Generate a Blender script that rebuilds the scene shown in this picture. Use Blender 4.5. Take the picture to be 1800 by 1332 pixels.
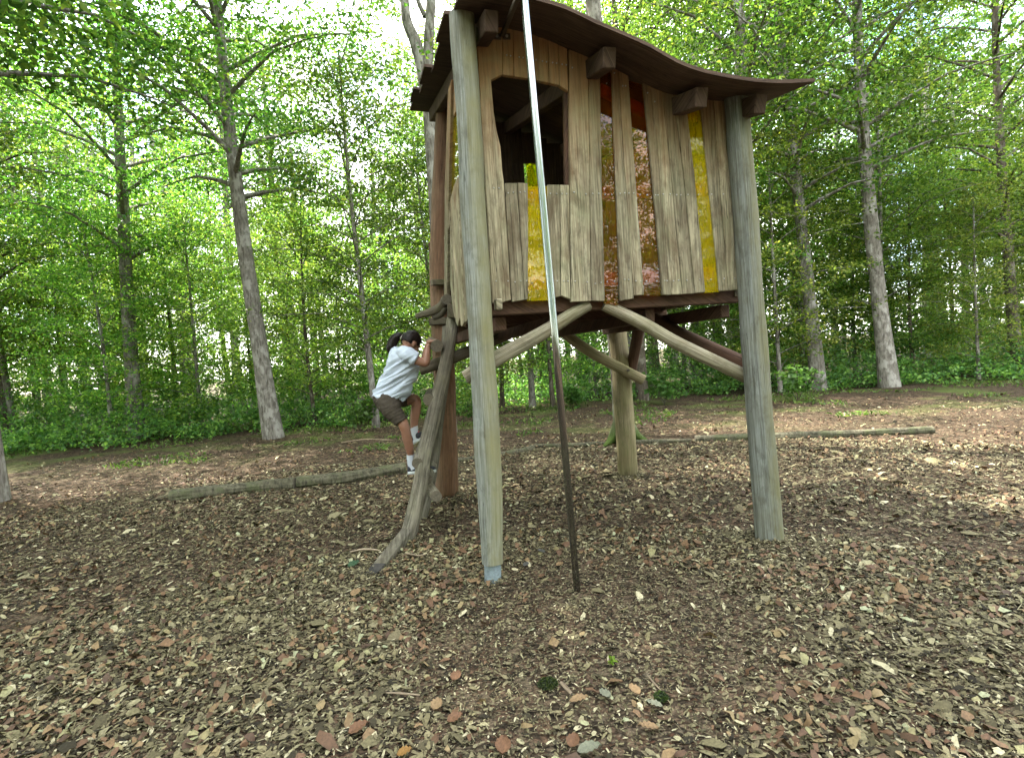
import bpy, bmesh, math, random
import numpy as np
from mathutils import Vector, Matrix, noise

for o in list(bpy.data.objects):
    bpy.data.objects.remove(o)
scene = bpy.context.scene
COL = scene.collection
R = math.radians
rnd = random.Random(7)
rng = np.random.default_rng(7)

# ------------------------------------------------------------------ camera
F, CX, CY, EYE = 951.0, 900.0, 666.0, 1.5        # focal length in pixels of the 1800 px wide photo
cam_d = bpy.data.cameras.new('camera')
cam = bpy.data.objects.new('camera', cam_d)
COL.objects.link(cam)
cam_d.sensor_fit = 'HORIZONTAL'
cam_d.sensor_width = 36.0
cam_d.lens = F / 1800.0 * 36.0
cam_d.clip_start = 0.05
cam_d.clip_end = 500.0
CM = Matrix.Rotation(R(90 - 2.29), 4, 'X') @ Matrix.Rotation(R(-4.0), 4, 'Z')
cam.matrix_world = Matrix.Translation((0, 0, EYE)) @ CM
scene.camera = cam

# ------------------------------------------------------------------ light
SUN = Vector((-0.80, 0.52, 0.0)).normalized()
ELEV = R(57)
SUN = Vector((SUN.x * math.cos(ELEV), SUN.y * math.cos(ELEV), math.sin(ELEV)))
world = bpy.data.worlds.new('World')
scene.world = world
world.use_nodes = True
wn = world.node_tree
wn.nodes.clear()
sky = wn.nodes.new('ShaderNodeTexSky')
sky.sky_type = 'NISHITA'
sky.sun_disc = False
sky.sun_elevation = ELEV
sky.sun_rotation = math.atan2(SUN.x, SUN.y)
sky.dust_density = 1.0
sky.ozone_density = 1.5
bg = wn.nodes.new('ShaderNodeBackground')
bg.inputs['Strength'].default_value = 0.15
wo = wn.nodes.new('ShaderNodeOutputWorld')
wtc = wn.nodes.new('ShaderNodeTexCoord')
wnz = wn.nodes.new('ShaderNodeTexNoise')
wnz.inputs['Scale'].default_value = 2.6
wnz.inputs['Detail'].default_value = 7
wnz.inputs['Roughness'].default_value = 0.6
wn.links.new(wtc.outputs['Generated'], wnz.inputs['Vector'])
wrp = wn.nodes.new('ShaderNodeValToRGB')
wrp.color_ramp.elements[0].position = 0.40
wrp.color_ramp.elements[1].position = 0.60
wn.links.new(wnz.outputs[0], wrp.inputs[0])
wmx = wn.nodes.new('ShaderNodeMix')
wmx.data_type = 'RGBA'
wn.links.new(wrp.outputs[0], wmx.inputs[0])
wn.links.new(sky.outputs[0], wmx.inputs[6])
wmx.inputs[7].default_value = (8.9, 8.65, 8.1, 1)
wn.links.new(wmx.outputs[2], bg.inputs[0])
wn.links.new(bg.outputs[0], wo.inputs[0])
sun_d = bpy.data.lights.new('sun', 'SUN')
sun_d.energy = 4.3
sun_d.angle = R(0.55)
sun_d.color = (1.0, 0.93, 0.82)
sun = bpy.data.objects.new('sun', sun_d)
sun.rotation_euler = (-SUN).to_track_quat('-Z', 'Y').to_euler()
sun.location = (-10, -8, 20)
COL.objects.link(sun)
scene.view_settings.view_transform = 'Standard'
scene.view_settings.look = 'None'
scene.view_settings.exposure = 2.92
scene.view_settings.gamma = 1.0
scene.view_settings.use_curve_mapping = False
scene.render.engine = 'CYCLES'
scene.cycles.max_bounces = 8
scene.cycles.transparent_max_bounces = 12
scene.cycles.use_denoising = True

# ------------------------------------------------------------------ measuring helpers
CR = CM.to_3x3()
EYEV = Vector((0, 0, EYE))

def ray(px, py):
    return CR @ Vector(((px - CX) / F, -(py - CY) / F, -1.0))

def at(px, py, depth):                     # point on the sight line at a given distance into the scene
    r = ray(px, py)
    return EYEV + r * (depth / r.y)

def at_z(px, py, z=0.0):
    r = ray(px, py)
    return EYEV + r * ((z - EYE) / r.z)

def on_plane(px, py, p0, n):
    r = ray(px, py)
    return EYEV + r * ((p0 - EYEV).dot(n) / r.dot(n))

# ------------------------------------------------------------------ object helpers
def tag(o, label=None, cat=None, group=None, kind=None):
    if label: o['label'] = label
    if cat: o['category'] = cat
    if group: o['group'] = group
    if kind: o['kind'] = kind
    return o

def thing(name, loc, label, cat, group=None):
    o = bpy.data.objects.new(name, None)
    o.empty_display_size = 0.2
    COL.objects.link(o)
    o.location = loc
    return tag(o, label, cat, group)

def adopt(o, parent):
    o.parent = parent
    if parent.type == 'EMPTY':                 # meshes are written in world metres; mesh parents sit at the origin
        o.matrix_parent_inverse = Matrix.Translation(-parent.location)
    return o

def mk(name, verts, faces, mats, parent=None, uvs=None, smooth=False, fmat=None):
    me = bpy.data.meshes.new(name)
    me.from_pydata([tuple(v) for v in verts], [], faces)
    if not isinstance(mats, (list, tuple)): mats = [mats]
    for m in mats: me.materials.append(m)
    if uvs is not None:
        ul = me.uv_layers.new(name='UVMap')
        li = np.zeros(len(me.loops), dtype=np.int32)
        me.loops.foreach_get('vertex_index', li)
        ul.data.foreach_set('uv', np.array(uvs, dtype=np.float32)[li].ravel())
    if smooth: me.polygons.foreach_set('use_smooth', [True] * len(me.polygons))
    if fmat is not None: me.polygons.foreach_set('material_index', fmat)
    me.update()
    o = bpy.data.objects.new(name, me)
    COL.objects.link(o)
    if parent: adopt(o, parent)
    return o

def tube(pts, radii, n=16, rough=0.0, seed=0, sub=1, flat=None, caps=True, ridges=0, checks=0):
    """rings along a path -> verts, faces, uvs, face materials (1 = cut end)"""
    P = [Vector(p) for p in pts]
    if sub > 1:                                           # Catmull-Rom refinement
        Q, q = [], []
        for i in range(len(P) - 1):
            a, b, c, d = P[max(i - 1, 0)], P[i], P[i + 1], P[min(i + 2, len(P) - 1)]
            for k in range(sub):
                t = k / sub
                Q.append(0.5 * ((2 * b) + (c - a) * t + (2 * a - 5 * b + 4 * c - d) * t * t + (3 * b - a - 3 * c + d) * t ** 3))
                q.append(radii[i] * (1 - t) + radii[i + 1] * t)
        Q.append(P[-1]); q.append(radii[-1])
        P, radii = Q, q
    V, UV, Fc, M = [], [], [], []
    t0 = (P[1] - P[0]).normalized()
    ref = Vector((0, 0, 1)) if abs(t0.z) < 0.9 else Vector((1, 0, 0))
    x = t0.cross(ref).normalized()
    L = 0.0
    for i, p in enumerate(P):
        t = (P[min(i + 1, len(P) - 1)] - P[max(i - 1, 0)]).normalized()
        x = (x - t * x.dot(t)).normalized()
        y = t.cross(x)
        if i: L += (p - P[i - 1]).length
        for k in range(n + 1):
            a = 2 * math.pi * k / n
            r = radii[i]
            kk = k % n
            if rough:
                aa = 2 * math.pi * kk / n
                r *= 1 + rough * noise.noise(Vector((math.cos(aa) * 1.3 + seed * 7.1, math.sin(aa) * 1.3, L * 2.2)))
                r *= 1 + 0.35 * rough * noise.noise(Vector((math.cos(aa) * 4 + seed * 3.7, math.sin(aa) * 4, L * 4)))
            if ridges:
                r *= 1 + ridges * noise.noise(Vector((math.cos(2 * math.pi * kk / n) * 5 + seed, math.sin(2 * math.pi * kk / n) * 5, L * 3)))
            if checks:                                    # long drying checks that open along the grain
                aa = 2 * math.pi * kk / n
                v = noise.noise(Vector((math.cos(aa) * 4.2 + seed * 2.3, math.sin(aa) * 4.2, L * 0.45 + seed)))
                r *= 1 - checks * max(0.0, 1 - abs(v) * 16) * (0.4 + 0.6 * (noise.noise(Vector((seed, L * 0.9, kk * 0.01))) > -0.1)) + 0.012 * noise.noise(Vector((math.cos(aa) * 2, math.sin(aa) * 2, L * 1.2 + seed * 5)))
            ca, sa = math.cos(a), math.sin(a)
            if flat:                                      # squarer section
                m = max(abs(ca), abs(sa)); s = 1 / (m ** flat); ca *= s; sa *= s
            V.append(p + x * (ca * r) + y * (sa * r))
            UV.append((a * max(radii[0], 0.02), L + seed * 1.37))
    w = n + 1
    for i in range(len(P) - 1):
        for k in range(n):
            Fc.append((i * w + k, i * w + k + 1, (i + 1) * w + k + 1, (i + 1) * w + k)); M.append(0)
    if caps:
        for end in (0, len(P) - 1):
            b = len(V)
            for k in range(n):
                V.append(V[end * w + k].copy()); UV.append((0.5 + 0.1 * math.cos(k), 0.5))
            ring = list(range(b, b + n))
            if end == 0: ring.reverse()
            Fc.append(tuple(ring)); M.append(1)
    return V, Fc, UV, M

def merge(parts):
    V, Fc, UV, M = [], [], [], []
    for v, f, u, m in parts:
        b = len(V)
        V += v; UV += u; M += m
        Fc += [tuple(i + b for i in q) for q in f]
    return V, Fc, UV, M

def put(name, parts, mats, parent=None, smooth=True):
    V, Fc, UV, M = parts if isinstance(parts, tuple) else merge(parts)
    if not isinstance(mats, (list, tuple)): mats = [mats, mats]
    o = mk(name, V, Fc, mats, parent, UV, smooth, M)
    cap = [p for p in o.data.polygons if p.material_index == 1 and len(p.vertices) > 4]
    for p in cap: p.use_smooth = False
    return o

def prism(poly, off, uax=None, vax=None, bev=0.003, seed=0):
    """polygon (list of Vector) extruded along off, lightly bevelled -> verts, faces, uvs, fmat"""
    bm = bmesh.new()
    a = [bm.verts.new(p) for p in poly]
    b = [bm.verts.new(p + off) for p in poly]
    n = len(poly)
    bm.faces.new(a); bm.faces.new(list(reversed(b)))
    for i in range(n):
        bm.faces.new((a[i], b[i], b[(i + 1) % n], a[(i + 1) % n]))
    bmesh.ops.recalc_face_normals(bm, faces=bm.faces)
    if bev:
        bmesh.ops.bevel(bm, geom=list(bm.edges), offset=bev, segments=1, affect='EDGES', clamp_overlap=True)
    bm.verts.index_update()
    V = [v.co.copy() for v in bm.verts]
    Fc = [tuple(v.index for v in f.verts) for f in bm.faces]
    bm.free()
    uax = uax or Vector((1, 0, 0)); vax = vax or Vector((0, 0, 1))
    o3 = off.normalized()
    UV = [(v.dot(uax) + 0.37 * v.dot(o3) + seed * 0.613, v.dot(vax) + seed * 1.171) for v in V]
    return V, Fc, UV, [0] * len(Fc)

def beam(p, q, w, h, up=Vector((0, 0, 1)), bev=0.006, seed=0):
    """squared timber from p to q"""
    p = Vector(p); q = Vector(q)
    d = (q - p).normalized()
    sx = d.cross(up).normalized()
    uy = sx.cross(d)
    c = [p + sx * (w / 2) + uy * (h / 2), p - sx * (w / 2) + uy * (h / 2), p - sx * (w / 2) - uy * (h / 2), p + sx * (w / 2) - uy * (h / 2)]
    return prism(c, q - p, sx + uy * 0.6, d, bev, seed)

# ------------------------------------------------------------------ materials
def new_mat(name):
    m = bpy.data.materials.new(name)
    m.use_nodes = True
    nt = m.node_tree
    nt.nodes.clear()
    out = nt.nodes.new('ShaderNodeOutputMaterial')
    return m, nt, out

class G:
    """tiny node-graph writer"""
    def __init__(self, nt): self.nt = nt
    def n(self, t, **kw):
        nd = self.nt.nodes.new(t)
        for k, v in sorted(kw.items(), key=lambda q: q[0].startswith('i_')):
            if k.startswith('i_'):
                key = k[2:]
                key = int(key) if key.isdigit() else key.replace('_', ' ')
                s = nd.inputs[key]
                if hasattr(v, 'is_linked'): self.nt.links.new(v, s)
                else: s.default_value = v
            else: setattr(nd, k, v)
        return nd
    def ramp(self, fac, stops, interp='LINEAR'):
        nd = self.nt.nodes.new('ShaderNodeValToRGB')
        nd.color_ramp.interpolation = interp
        e = nd.color_ramp.elements
        while len(e) < len(stops): e.new(0.5)
        for i, (p, c) in enumerate(stops):
            e[i].position = p
            e[i].color = (c, c, c, 1) if isinstance(c, (int, float)) else (*c, 1)
        self.nt.links.new(fac, nd.inputs[0])
        return nd.outputs[0]
    def mix(self, fac, a, b, mode='MIX'):
        nd = self.nt.nodes.new('ShaderNodeMix')
        nd.data_type = 'RGBA'; nd.blend_type = mode
        for s, v in ((0, fac), (6, a), (7, b)):
            if hasattr(v, 'is_linked'): self.nt.links.new(v, nd.inputs[s])
            else: nd.inputs[s].default_value = v if s == 0 else (*v, 1)
        return nd.outputs[2]
    def math(self, op, a, b=0.0):
        nd = self.nt.nodes.new('ShaderNodeMath'); nd.operation = op
        for s, v in ((0, a), (1, b)):
            if hasattr(v, 'is_linked'): self.nt.links.new(v, nd.inputs[s])
            else: nd.inputs[s].default_value = v
        return nd.outputs[0]
    def scaled(self, vec, sc):
        nd = self.nt.nodes.new('ShaderNodeMapping')
        self.nt.links.new(vec, nd.inputs[0]); nd.inputs['Scale'].default_value = sc
        return nd.outputs[0]
    def noise(self, vec, scale, detail=4, rough=0.55, w=None, dist=0.0):
        nd = self.nt.nodes.new('ShaderNodeTexNoise')
        if w is not None:
            nd.noise_dimensions = '4D'; self.nt.links.new(w, nd.inputs['W'])
        self.nt.links.new(vec, nd.inputs['Vector'])
        nd.inputs['Scale'].default_value = scale; nd.inputs['Detail'].default_value = detail
        nd.inputs['Roughness'].default_value = rough; nd.inputs['Distortion'].default_value = dist
        return nd.outputs[0]

def wood(name, dark, mid, light, stain, stain_amt=0.5, moss=None, moss_tint_amt=0.0, top=None, ztop=(3.2, 3.7), bump=0.5, grain=1.0, rough=0.85, tint_side=None):
    m, nt, out = new_mat(name)
    g = G(nt)
    uv = g.n('ShaderNodeUVMap').outputs[0]
    oi = g.n('ShaderNodeObjectInfo')
    w = g.math('MULTIPLY', oi.outputs['Random'], 60.0)
    tc = g.n('ShaderNodeTexCoord')
    obj = tc.outputs['Object']
    fine = g.noise(g.scaled(uv, (110 * grain, 3.0, 1)), 1.0, 6, 0.62, w, 0.4)
    broad = g.noise(g.scaled(uv, (22 * grain, 0.9, 1)), 1.0, 5, 0.6, w, 1.2)
    col = g.mix(g.ramp(broad, [(0.28, 0.0), (0.72, 1.0)]), mid, light)
    col = g.mix(g.ramp(fine, [(0.32, 0.95), (0.58, 0.0)]), col, dark)
    cell = g.noise(g.scaled(uv, (13, 6, 1)), 1.0, 6, 0.75, w, 0.3)
    col = g.mix(g.ramp(cell, [(0.36, 0.55), (0.5, 0.0)]), col, dark)
    blot = g.noise(g.scaled(uv, (5.0, 2.2, 1)), 1.0, 5, 0.65, w, 0.8)
    col = g.mix(g.math('MULTIPLY', g.ramp(blot, [(0.45, 0.0), (0.66, 1.0)]), stain_amt), col, stain)
    # drying cracks
    crk = g.noise(g.scaled(uv, (34, 1.1, 1)), 1.0, 2, 0.5, w, 0.7)
    crack = g.ramp(g.math('ABSOLUTE', g.math('SUBTRACT', crk, 0.53)), [(0.0, 1.0), (0.013, 0.0)])
    gate = g.ramp(g.noise(g.scaled(uv, (7, 1.6, 1)), 1.0, 2, 0.5, w), [(0.5, 0.0), (0.58, 1.0)])
    crack = g.math('MULTIPLY', crack, gate)
    col = g.mix(g.math('MULTIPLY', crack, 0.85), col, tuple(c * 0.25 for c in dark))
    # knots
    vo = g.n('ShaderNodeTexVoronoi', i_Vector=g.scaled(uv, (9.0, 3.1, 1)), i_Scale=1.0, i_W=w, voronoi_dimensions='4D')
    sel = g.ramp(g.n('ShaderNodeSeparateColor', i_0=vo.outputs['Color']).outputs[0], [(0.62, 0.0), (0.66, 1.0)])
    knot = g.math('MULTIPLY', g.ramp(vo.outputs['Distance'], [(0.05, 1.0), (0.16, 0.0)]), sel)
    col = g.mix(g.math('MULTIPLY', knot, 0.75), col, tuple(c * 0.55 for c in stain))
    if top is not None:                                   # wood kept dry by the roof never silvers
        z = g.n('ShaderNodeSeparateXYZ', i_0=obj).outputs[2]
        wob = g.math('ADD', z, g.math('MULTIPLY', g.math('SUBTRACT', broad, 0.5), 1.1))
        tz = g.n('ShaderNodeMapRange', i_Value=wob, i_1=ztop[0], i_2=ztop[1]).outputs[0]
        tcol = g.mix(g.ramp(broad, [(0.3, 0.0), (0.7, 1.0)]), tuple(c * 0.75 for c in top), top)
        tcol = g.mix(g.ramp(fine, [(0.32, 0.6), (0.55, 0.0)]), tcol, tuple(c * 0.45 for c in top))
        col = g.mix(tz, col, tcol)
    if moss is not None:
        mm = g.noise(obj, 4.0, 6, 0.7)
        f = g.ramp(mm, [(0.5 - 0.1 * moss_tint_amt, 0.0), (0.72, 1.0)])
        if tint_side is not None:  # colour laid on one side only; paints warm light on the grey post
            nx = g.n('ShaderNodeVectorMath', operation='DOT_PRODUCT', i_0=g.n('ShaderNodeNewGeometry').outputs['Normal'], i_1=tint_side).outputs['Value']
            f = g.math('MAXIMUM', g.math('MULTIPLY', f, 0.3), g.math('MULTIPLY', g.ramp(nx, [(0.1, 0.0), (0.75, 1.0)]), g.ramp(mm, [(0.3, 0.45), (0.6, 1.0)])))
        col = g.mix(g.math('MULTIPLY', f, moss_tint_amt), col, moss)
    hue = g.n('ShaderNodeHueSaturation', i_Color=col, i_Value=g.math('ADD', 0.76, g.math('MULTIPLY', oi.outputs['Random'], 0.46)))
    hh = g.math('SUBTRACT', g.math('MULTIPLY', fine, 0.6), g.math('MULTIPLY', crack, 1.0))
    hh = g.math('ADD', hh, g.math('MULTIPLY', broad, 0.5))
    bp = g.n('ShaderNodeBump', i_Strength=bump, i_Distance=0.006, i_Height=hh)
    bs = g.n('ShaderNodeBsdfPrincipled', i_Roughness=rough, i_Base_Color=hue.outputs[0], i_Normal=bp.outputs[0])
    bs.inputs['Specular IOR Level'].default_value = 0.25
    nt.links.new(bs.outputs[0], out.inputs[0])
    return m

def plain(name, col, rough=0.6, metal=0.0, var=0.15, scale=30.0, bump=0.0, spec=0.5, bscale=None, sheen=0.0, sss=0.0):
    m, nt, out = new_mat(name)
    g = G(nt)
    obj = g.n('ShaderNodeTexCoord').outputs['Object']
    nz = g.noise(obj, scale, 5, 0.6)
    c = g.mix(g.ramp(nz, [(0.3, 0.0), (0.7, 1.0)]), tuple(x * (1 - var) for x in col), tuple(min(1, x * (1 + var)) for x in col))
    bs = g.n('ShaderNodeBsdfPrincipled', i_Roughness=rough, i_Metallic=metal, i_Base_Color=c)
    bs.inputs['Specular IOR Level'].default_value = spec
    if sheen: bs.inputs['Sheen Weight'].default_value = sheen
    if sss:
        bs.inputs['Subsurface Weight'].default_value = sss
        bs.inputs['Subsurface Radius'].default_value = (0.012, 0.005, 0.003)
        bs.inputs['Subsurface Scale'].default_value = 0.6
    if bump:
        b = g.n('ShaderNodeBump', i_Strength=bump, i_Distance=0.004, i_Height=g.noise(obj, bscale or scale * 2, 4, 0.6))
        nt.links.new(b.outputs[0], bs.inputs['Normal'])
    nt.links.new(bs.outputs[0], out.inputs[0])
    return m

def leaf_mat(name, stops, trans=0.45, rough=0.45, spec=0.35):
    m, nt, out = new_mat(name)
    g = G(nt)
    geo = g.n('ShaderNodeNewGeometry')
    oi = g.n('ShaderNodeObjectInfo')
    col = g.ramp(geo.outputs['Random Per Island'], stops)
    hs = g.n('ShaderNodeHueSaturation', i_Color=col)
    nt.links.new(g.math('ADD', 0.472, g.math('MULTIPLY', oi.outputs['Random'], 0.05)), hs.inputs['Hue'])
    nt.links.new(g.math('ADD', 0.7, g.math('MULTIPLY', oi.outputs['Random'], 0.5)), hs.inputs['Value'])
    bs = g.n('ShaderNodeBsdfPrincipled', i_Roughness=rough, i_Base_Color=hs.outputs[0])
    bs.inputs['Specular IOR Level'].default_value = spec
    tcol = g.mix(0.6, hs.outputs[0], (0.9, 1.0, 0.25), 'MULTIPLY')
    tb = g.n('ShaderNodeBsdfTranslucent', i_Color=g.n('ShaderNodeHueSaturation', i_Color=tcol, i_Value=1.7).outputs[0])
    mx = g.n('ShaderNodeMixShader', i_0=trans, i_1=bs.outputs[0], i_2=tb.outputs[0])
    nt.links.new(mx.outputs[0], out.inputs[0])
    return m

def island_mat(name, stops, rough=0.85, spec=0.2, patch=None, interp='LINEAR'):
    m, nt, out = new_mat(name)
    g = G(nt)
    geo = g.n('ShaderNodeNewGeometry')
    obj = g.n('ShaderNodeTexCoord').outputs['Object']
    col = g.ramp(geo.outputs['Random Per Island'], stops, interp)
    fib = g.noise(g.scaled(obj, (90, 90, 90)), 1.0, 3, 0.6)
    col = g.mix(g.ramp(fib, [(0.3, 0.45), (0.6, 0.0)]), col, tuple(x * 0.3 for x in stops[0][1]))
    if patch:
        col = g.mix(g.math('MULTIPLY', g.ramp(g.noise(obj, 0.9, 4, 0.6), [(0.42, 0.0), (0.62, 1.0)]), patch[1]), col, patch[0])
    bs = g.n('ShaderNodeBsdfPrincipled', i_Roughness=rough, i_Base_Color=col)
    bs.inputs['Specular IOR Level'].default_value = spec
    nt.links.new(bs.outputs[0], out.inputs[0])
    return m

def acrylic(name, tint, ior=1.55, milk=0.1):
    m, nt, out = new_mat(name)
    g = G(nt)
    obj = g.n('ShaderNodeTexCoord').outputs['Object']
    bp = g.n('ShaderNodeBump', i_Strength=0.012, i_Distance=0.01, i_Height=g.noise(g.scaled(obj, (7, 7, 1.0)), 1.0, 1, 0.5))
    grime = g.ramp(g.noise(g.scaled(obj, (30, 30, 6)), 1.0, 5, 0.7), [(0.45, 0.0), (0.8, 0.16)])
    tr = g.n('ShaderNodeBsdfTransparent', i_Color=(*[c ** 0.5 for c in tint], 1))
    df = g.n('ShaderNodeBsdfDiffuse', i_Color=(*[c * 0.9 for c in tint], 1))
    tl = g.n('ShaderNodeBsdfTranslucent', i_Color=(*tint, 1))
    dt = g.n('ShaderNodeMixShader', i_0=0.6, i_1=df.outputs[0], i_2=tl.outputs[0])
    body = g.n('ShaderNodeMixShader', i_0=g.math('ADD', grime, milk), i_1=tr.outputs[0], i_2=dt.outputs[0])
    gl = g.n('ShaderNodeBsdfGlossy', i_Roughness=0.015, i_Normal=bp.outputs[0])
    fr = g.n('ShaderNodeFresnel', i_IOR=ior)
    mx = g.n('ShaderNodeMixShader', i_0=fr.outputs[0], i_1=body.outputs[0], i_2=gl.outputs[0])
    nt.links.new(mx.outputs[0], out.inputs[0])
    return m

def bark(name, dark, light, patchc, moss=None, mz=(0.9, 0.1), scale=1.0):
    m, nt, out = new_mat(name)
    g = G(nt)
    obj = g.n('ShaderNodeTexCoord').outputs['Object']
    a = g.noise(g.scaled(obj, (26 * scale, 26 * scale, 5 * scale)), 1.0, 6, 0.65)
    b = g.noise(g.scaled(obj, (5, 5, 3)), 1.0, 5, 0.65)
    col = g.mix(g.ramp(a, [(0.35, 0.0), (0.62, 1.0)]), dark, light)
    col = g.mix(g.ramp(b, [(0.5, 0.0), (0.6, 0.85)]), col, patchc)
    if moss:
        z = g.n('ShaderNodeSeparateXYZ', i_0=obj).outputs[2]
        f = g.n('ShaderNodeMapRange', i_Value=g.math('ADD', z, g.math('MULTIPLY', b, 0.6)), i_1=mz[0], i_2=mz[1]).outputs[0]
        col = g.mix(f, col, moss)
    bp = g.n('ShaderNodeBump', i_Strength=0.8, i_Distance=0.02, i_Height=a)
    bs = g.n('ShaderNodeBsdfPrincipled', i_Roughness=0.9, i_Base_Color=col, i_Normal=bp.outputs[0])
    bs.inputs['Specular IOR Level'].default_value = 0.2
    nt.links.new(bs.outputs[0], out.inputs[0])
    return m

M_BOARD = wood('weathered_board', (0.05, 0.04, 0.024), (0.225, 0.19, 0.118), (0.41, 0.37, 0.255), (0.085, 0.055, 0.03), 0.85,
               top=(0.28, 0.155, 0.07), ztop=(2.65, 3.55), moss=(0.20, 0.22, 0.12), moss_tint_amt=0.35)
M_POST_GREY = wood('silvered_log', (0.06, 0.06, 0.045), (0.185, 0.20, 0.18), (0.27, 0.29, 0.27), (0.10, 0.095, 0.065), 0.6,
                   moss=(0.175, 0.165, 0.075), moss_tint_amt=0.75, tint_side=(0.86, -0.45, 0.0), bump=0.6)  # yellow right side paints warm light; bluish tinge of the grey paints skylight
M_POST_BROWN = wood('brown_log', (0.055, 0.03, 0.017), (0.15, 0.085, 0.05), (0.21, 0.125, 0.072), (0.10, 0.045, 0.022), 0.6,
                    moss=(0.15, 0.115, 0.075), moss_tint_amt=0.45, tint_side=(-0.95, -0.1, 0.0), bump=0.7)
M_POST_OLIVE = wood('olive_log', (0.07, 0.058, 0.032), (0.19, 0.155, 0.09), (0.26, 0.22, 0.135), (0.12, 0.10, 0.045), 0.5,
                    moss=(0.12, 0.13, 0.05), moss_tint_amt=0.55, bump=0.6)
M_RED = wood('red_brown_beam', (0.028, 0.015, 0.01), (0.07, 0.039, 0.026), (0.10, 0.058, 0.038), (0.08, 0.035, 0.02), 0.4, bump=0.3)
M_ORANGE = wood('orange_rail', (0.16, 0.06, 0.03), (0.36, 0.14, 0.075), (0.44, 0.18, 0.10), (0.25, 0.09, 0.05), 0.4, bump=0.3)
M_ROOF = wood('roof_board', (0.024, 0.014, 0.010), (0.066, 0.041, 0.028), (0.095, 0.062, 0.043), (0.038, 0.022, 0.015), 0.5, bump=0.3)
M_BRACE = wood('pale_brace_log', (0.07, 0.056, 0.036), (0.235, 0.21, 0.145), (0.33, 0.305, 0.225), (0.15, 0.11, 0.06), 0.5, moss=(0.14, 0.14, 0.06), moss_tint_amt=0.5)
M_DARKWOOD = wood('dark_damp_log', (0.03, 0.026, 0.018), (0.09, 0.075, 0.05), (0.14, 0.12, 0.085), (0.05, 0.035, 0.02), 0.5, moss=(0.11, 0.11, 0.05), moss_tint_amt=0.5)
M_LADDER = wood('grey_ladder_log', (0.022, 0.019, 0.014), (0.09, 0.08, 0.06), (0.235, 0.215, 0.165), (0.055, 0.045, 0.03), 0.75, moss=(0.20, 0.19, 0.12), moss_tint_amt=0.4, bump=0.8, grain=0.6)
M_END = plain('cut_log_end', (0.085, 0.072, 0.05), 0.9, var=0.35, scale=60, bump=0.4)
M_CHAR = plain('tarred_timber_end', (0.02, 0.018, 0.015), 0.9, var=0.4, scale=50, bump=0.6)
M_CHROME = plain('polished_steel', (0.26, 0.275, 0.28), 0.08, 1.0, var=0.05, scale=40)
M_ZINC = plain('galvanised_steel', (0.17, 0.215, 0.24), 0.6, 0.1, var=0.3, scale=55, bump=0.15)
M_SCREW = plain('zinc_screw', (0.33, 0.33, 0.31), 0.4, 0.6, var=0.1)
M_IRON = plain('brown_iron', (0.07, 0.055, 0.04), 0.6, 0.4, var=0.2)
M_YELLOW = acrylic('yellow_acrylic', (1.0, 0.80, 0.012), 1.40, 0.26)
M_AMBER = acrylic('amber_acrylic', (0.82, 0.28, 0.03), 1.55, 0.02)

# ------------------------------------------------------------------ ground
def ground_h(x, y):
    d = math.hypot(x, y)
    k = min(1.0, max(0.0, (d - 9) / 12))
    return 0.012 * noise.noise(Vector((x * 1.3, y * 1.3, 3))) + k * 0.10 * noise.noise(Vector((x * 0.25, y * 0.25, 9)))

def ground_mat():
    m, nt, out = new_mat('forest_floor')
    g = G(nt)
    obj = g.n('ShaderNodeTexCoord').outputs['Object']
    warp = g.n('ShaderNodeVectorMath', operation='ADD', i_0=obj,
               i_1=g.n('ShaderNodeVectorMath', operation='SCALE', i_0=g.n('ShaderNodeTexNoise', i_Vector=obj, i_Scale=14.0).outputs['Color'], i_Scale=0.05).outputs[0])
    v1 = g.n('ShaderNodeTexVoronoi', i_Vector=g.scaled(warp.outputs[0], (38, 62, 1)), i_Scale=1.0)
    v2 = g.n('ShaderNodeTexVoronoi', i_Vector=g.scaled(warp.outputs[0], (24, 15, 1)), i_Scale=1.0)
    r1 = g.n('ShaderNodeSeparateColor', i_0=v1.outputs['Color']).outputs[0]
    r2 = g.n('ShaderNodeSeparateColor', i_0=v2.outputs['Color']).outputs[1]
    c1 = g.ramp(r1, [(0.0, (0.014, 0.011, 0.007)), (0.3, (0.047, 0.035, 0.022)), (0.55, (0.085, 0.063, 0.040)), (0.8, (0.069, 0.035, 0.020)), (1.0, (0.174, 0.142, 0.095))])  # floor tones darkened so gaps between the chips read as shadow
    c2 = g.ramp(r2, [(0.0, (0.029, 0.021, 0.014)), (0.5, (0.095, 0.053, 0.032)), (1.0, (0.138, 0.106, 0.069))])
    col = g.mix(g.ramp(r2, [(0.6, 0.0), (0.66, 1.0)]), c1, c2)
    col = g.mix(g.ramp(v1.outputs['Distance'], [(0.25, 0.0), (0.8, 0.75)]), col, (0.010, 0.008, 0.006))
    # moss and thin grass near the trees
    y = g.n('ShaderNodeSeparateXYZ', i_0=obj).outputs[1]
    yy = g.n('ShaderNodeMapRange', i_Value=y, i_1=8.5, i_2=12.5).outputs[0]
    gm = g.ramp(g.noise(obj, 0.55, 6, 0.68), [(0.5, 0.0), (0.6, 0.75)])
    col = g.mix(g.math('MULTIPLY', gm, yy), col, (0.085, 0.12, 0.028))
    bp = g.n('ShaderNodeBump', i_Strength=0.8, i_Distance=0.02, i_Height=g.math('SUBTRACT', r1, v1.outputs['Distance']))
    bs = g.n('ShaderNodeBsdfPrincipled', i_Roughness=0.95, i_Base_Color=col, i_Normal=bp.outputs[0])
    bs.inputs['Specular IOR Level'].default_value = 0.1
    nt.links.new(bs.outputs[0], out.inputs[0])
    return m

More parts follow.
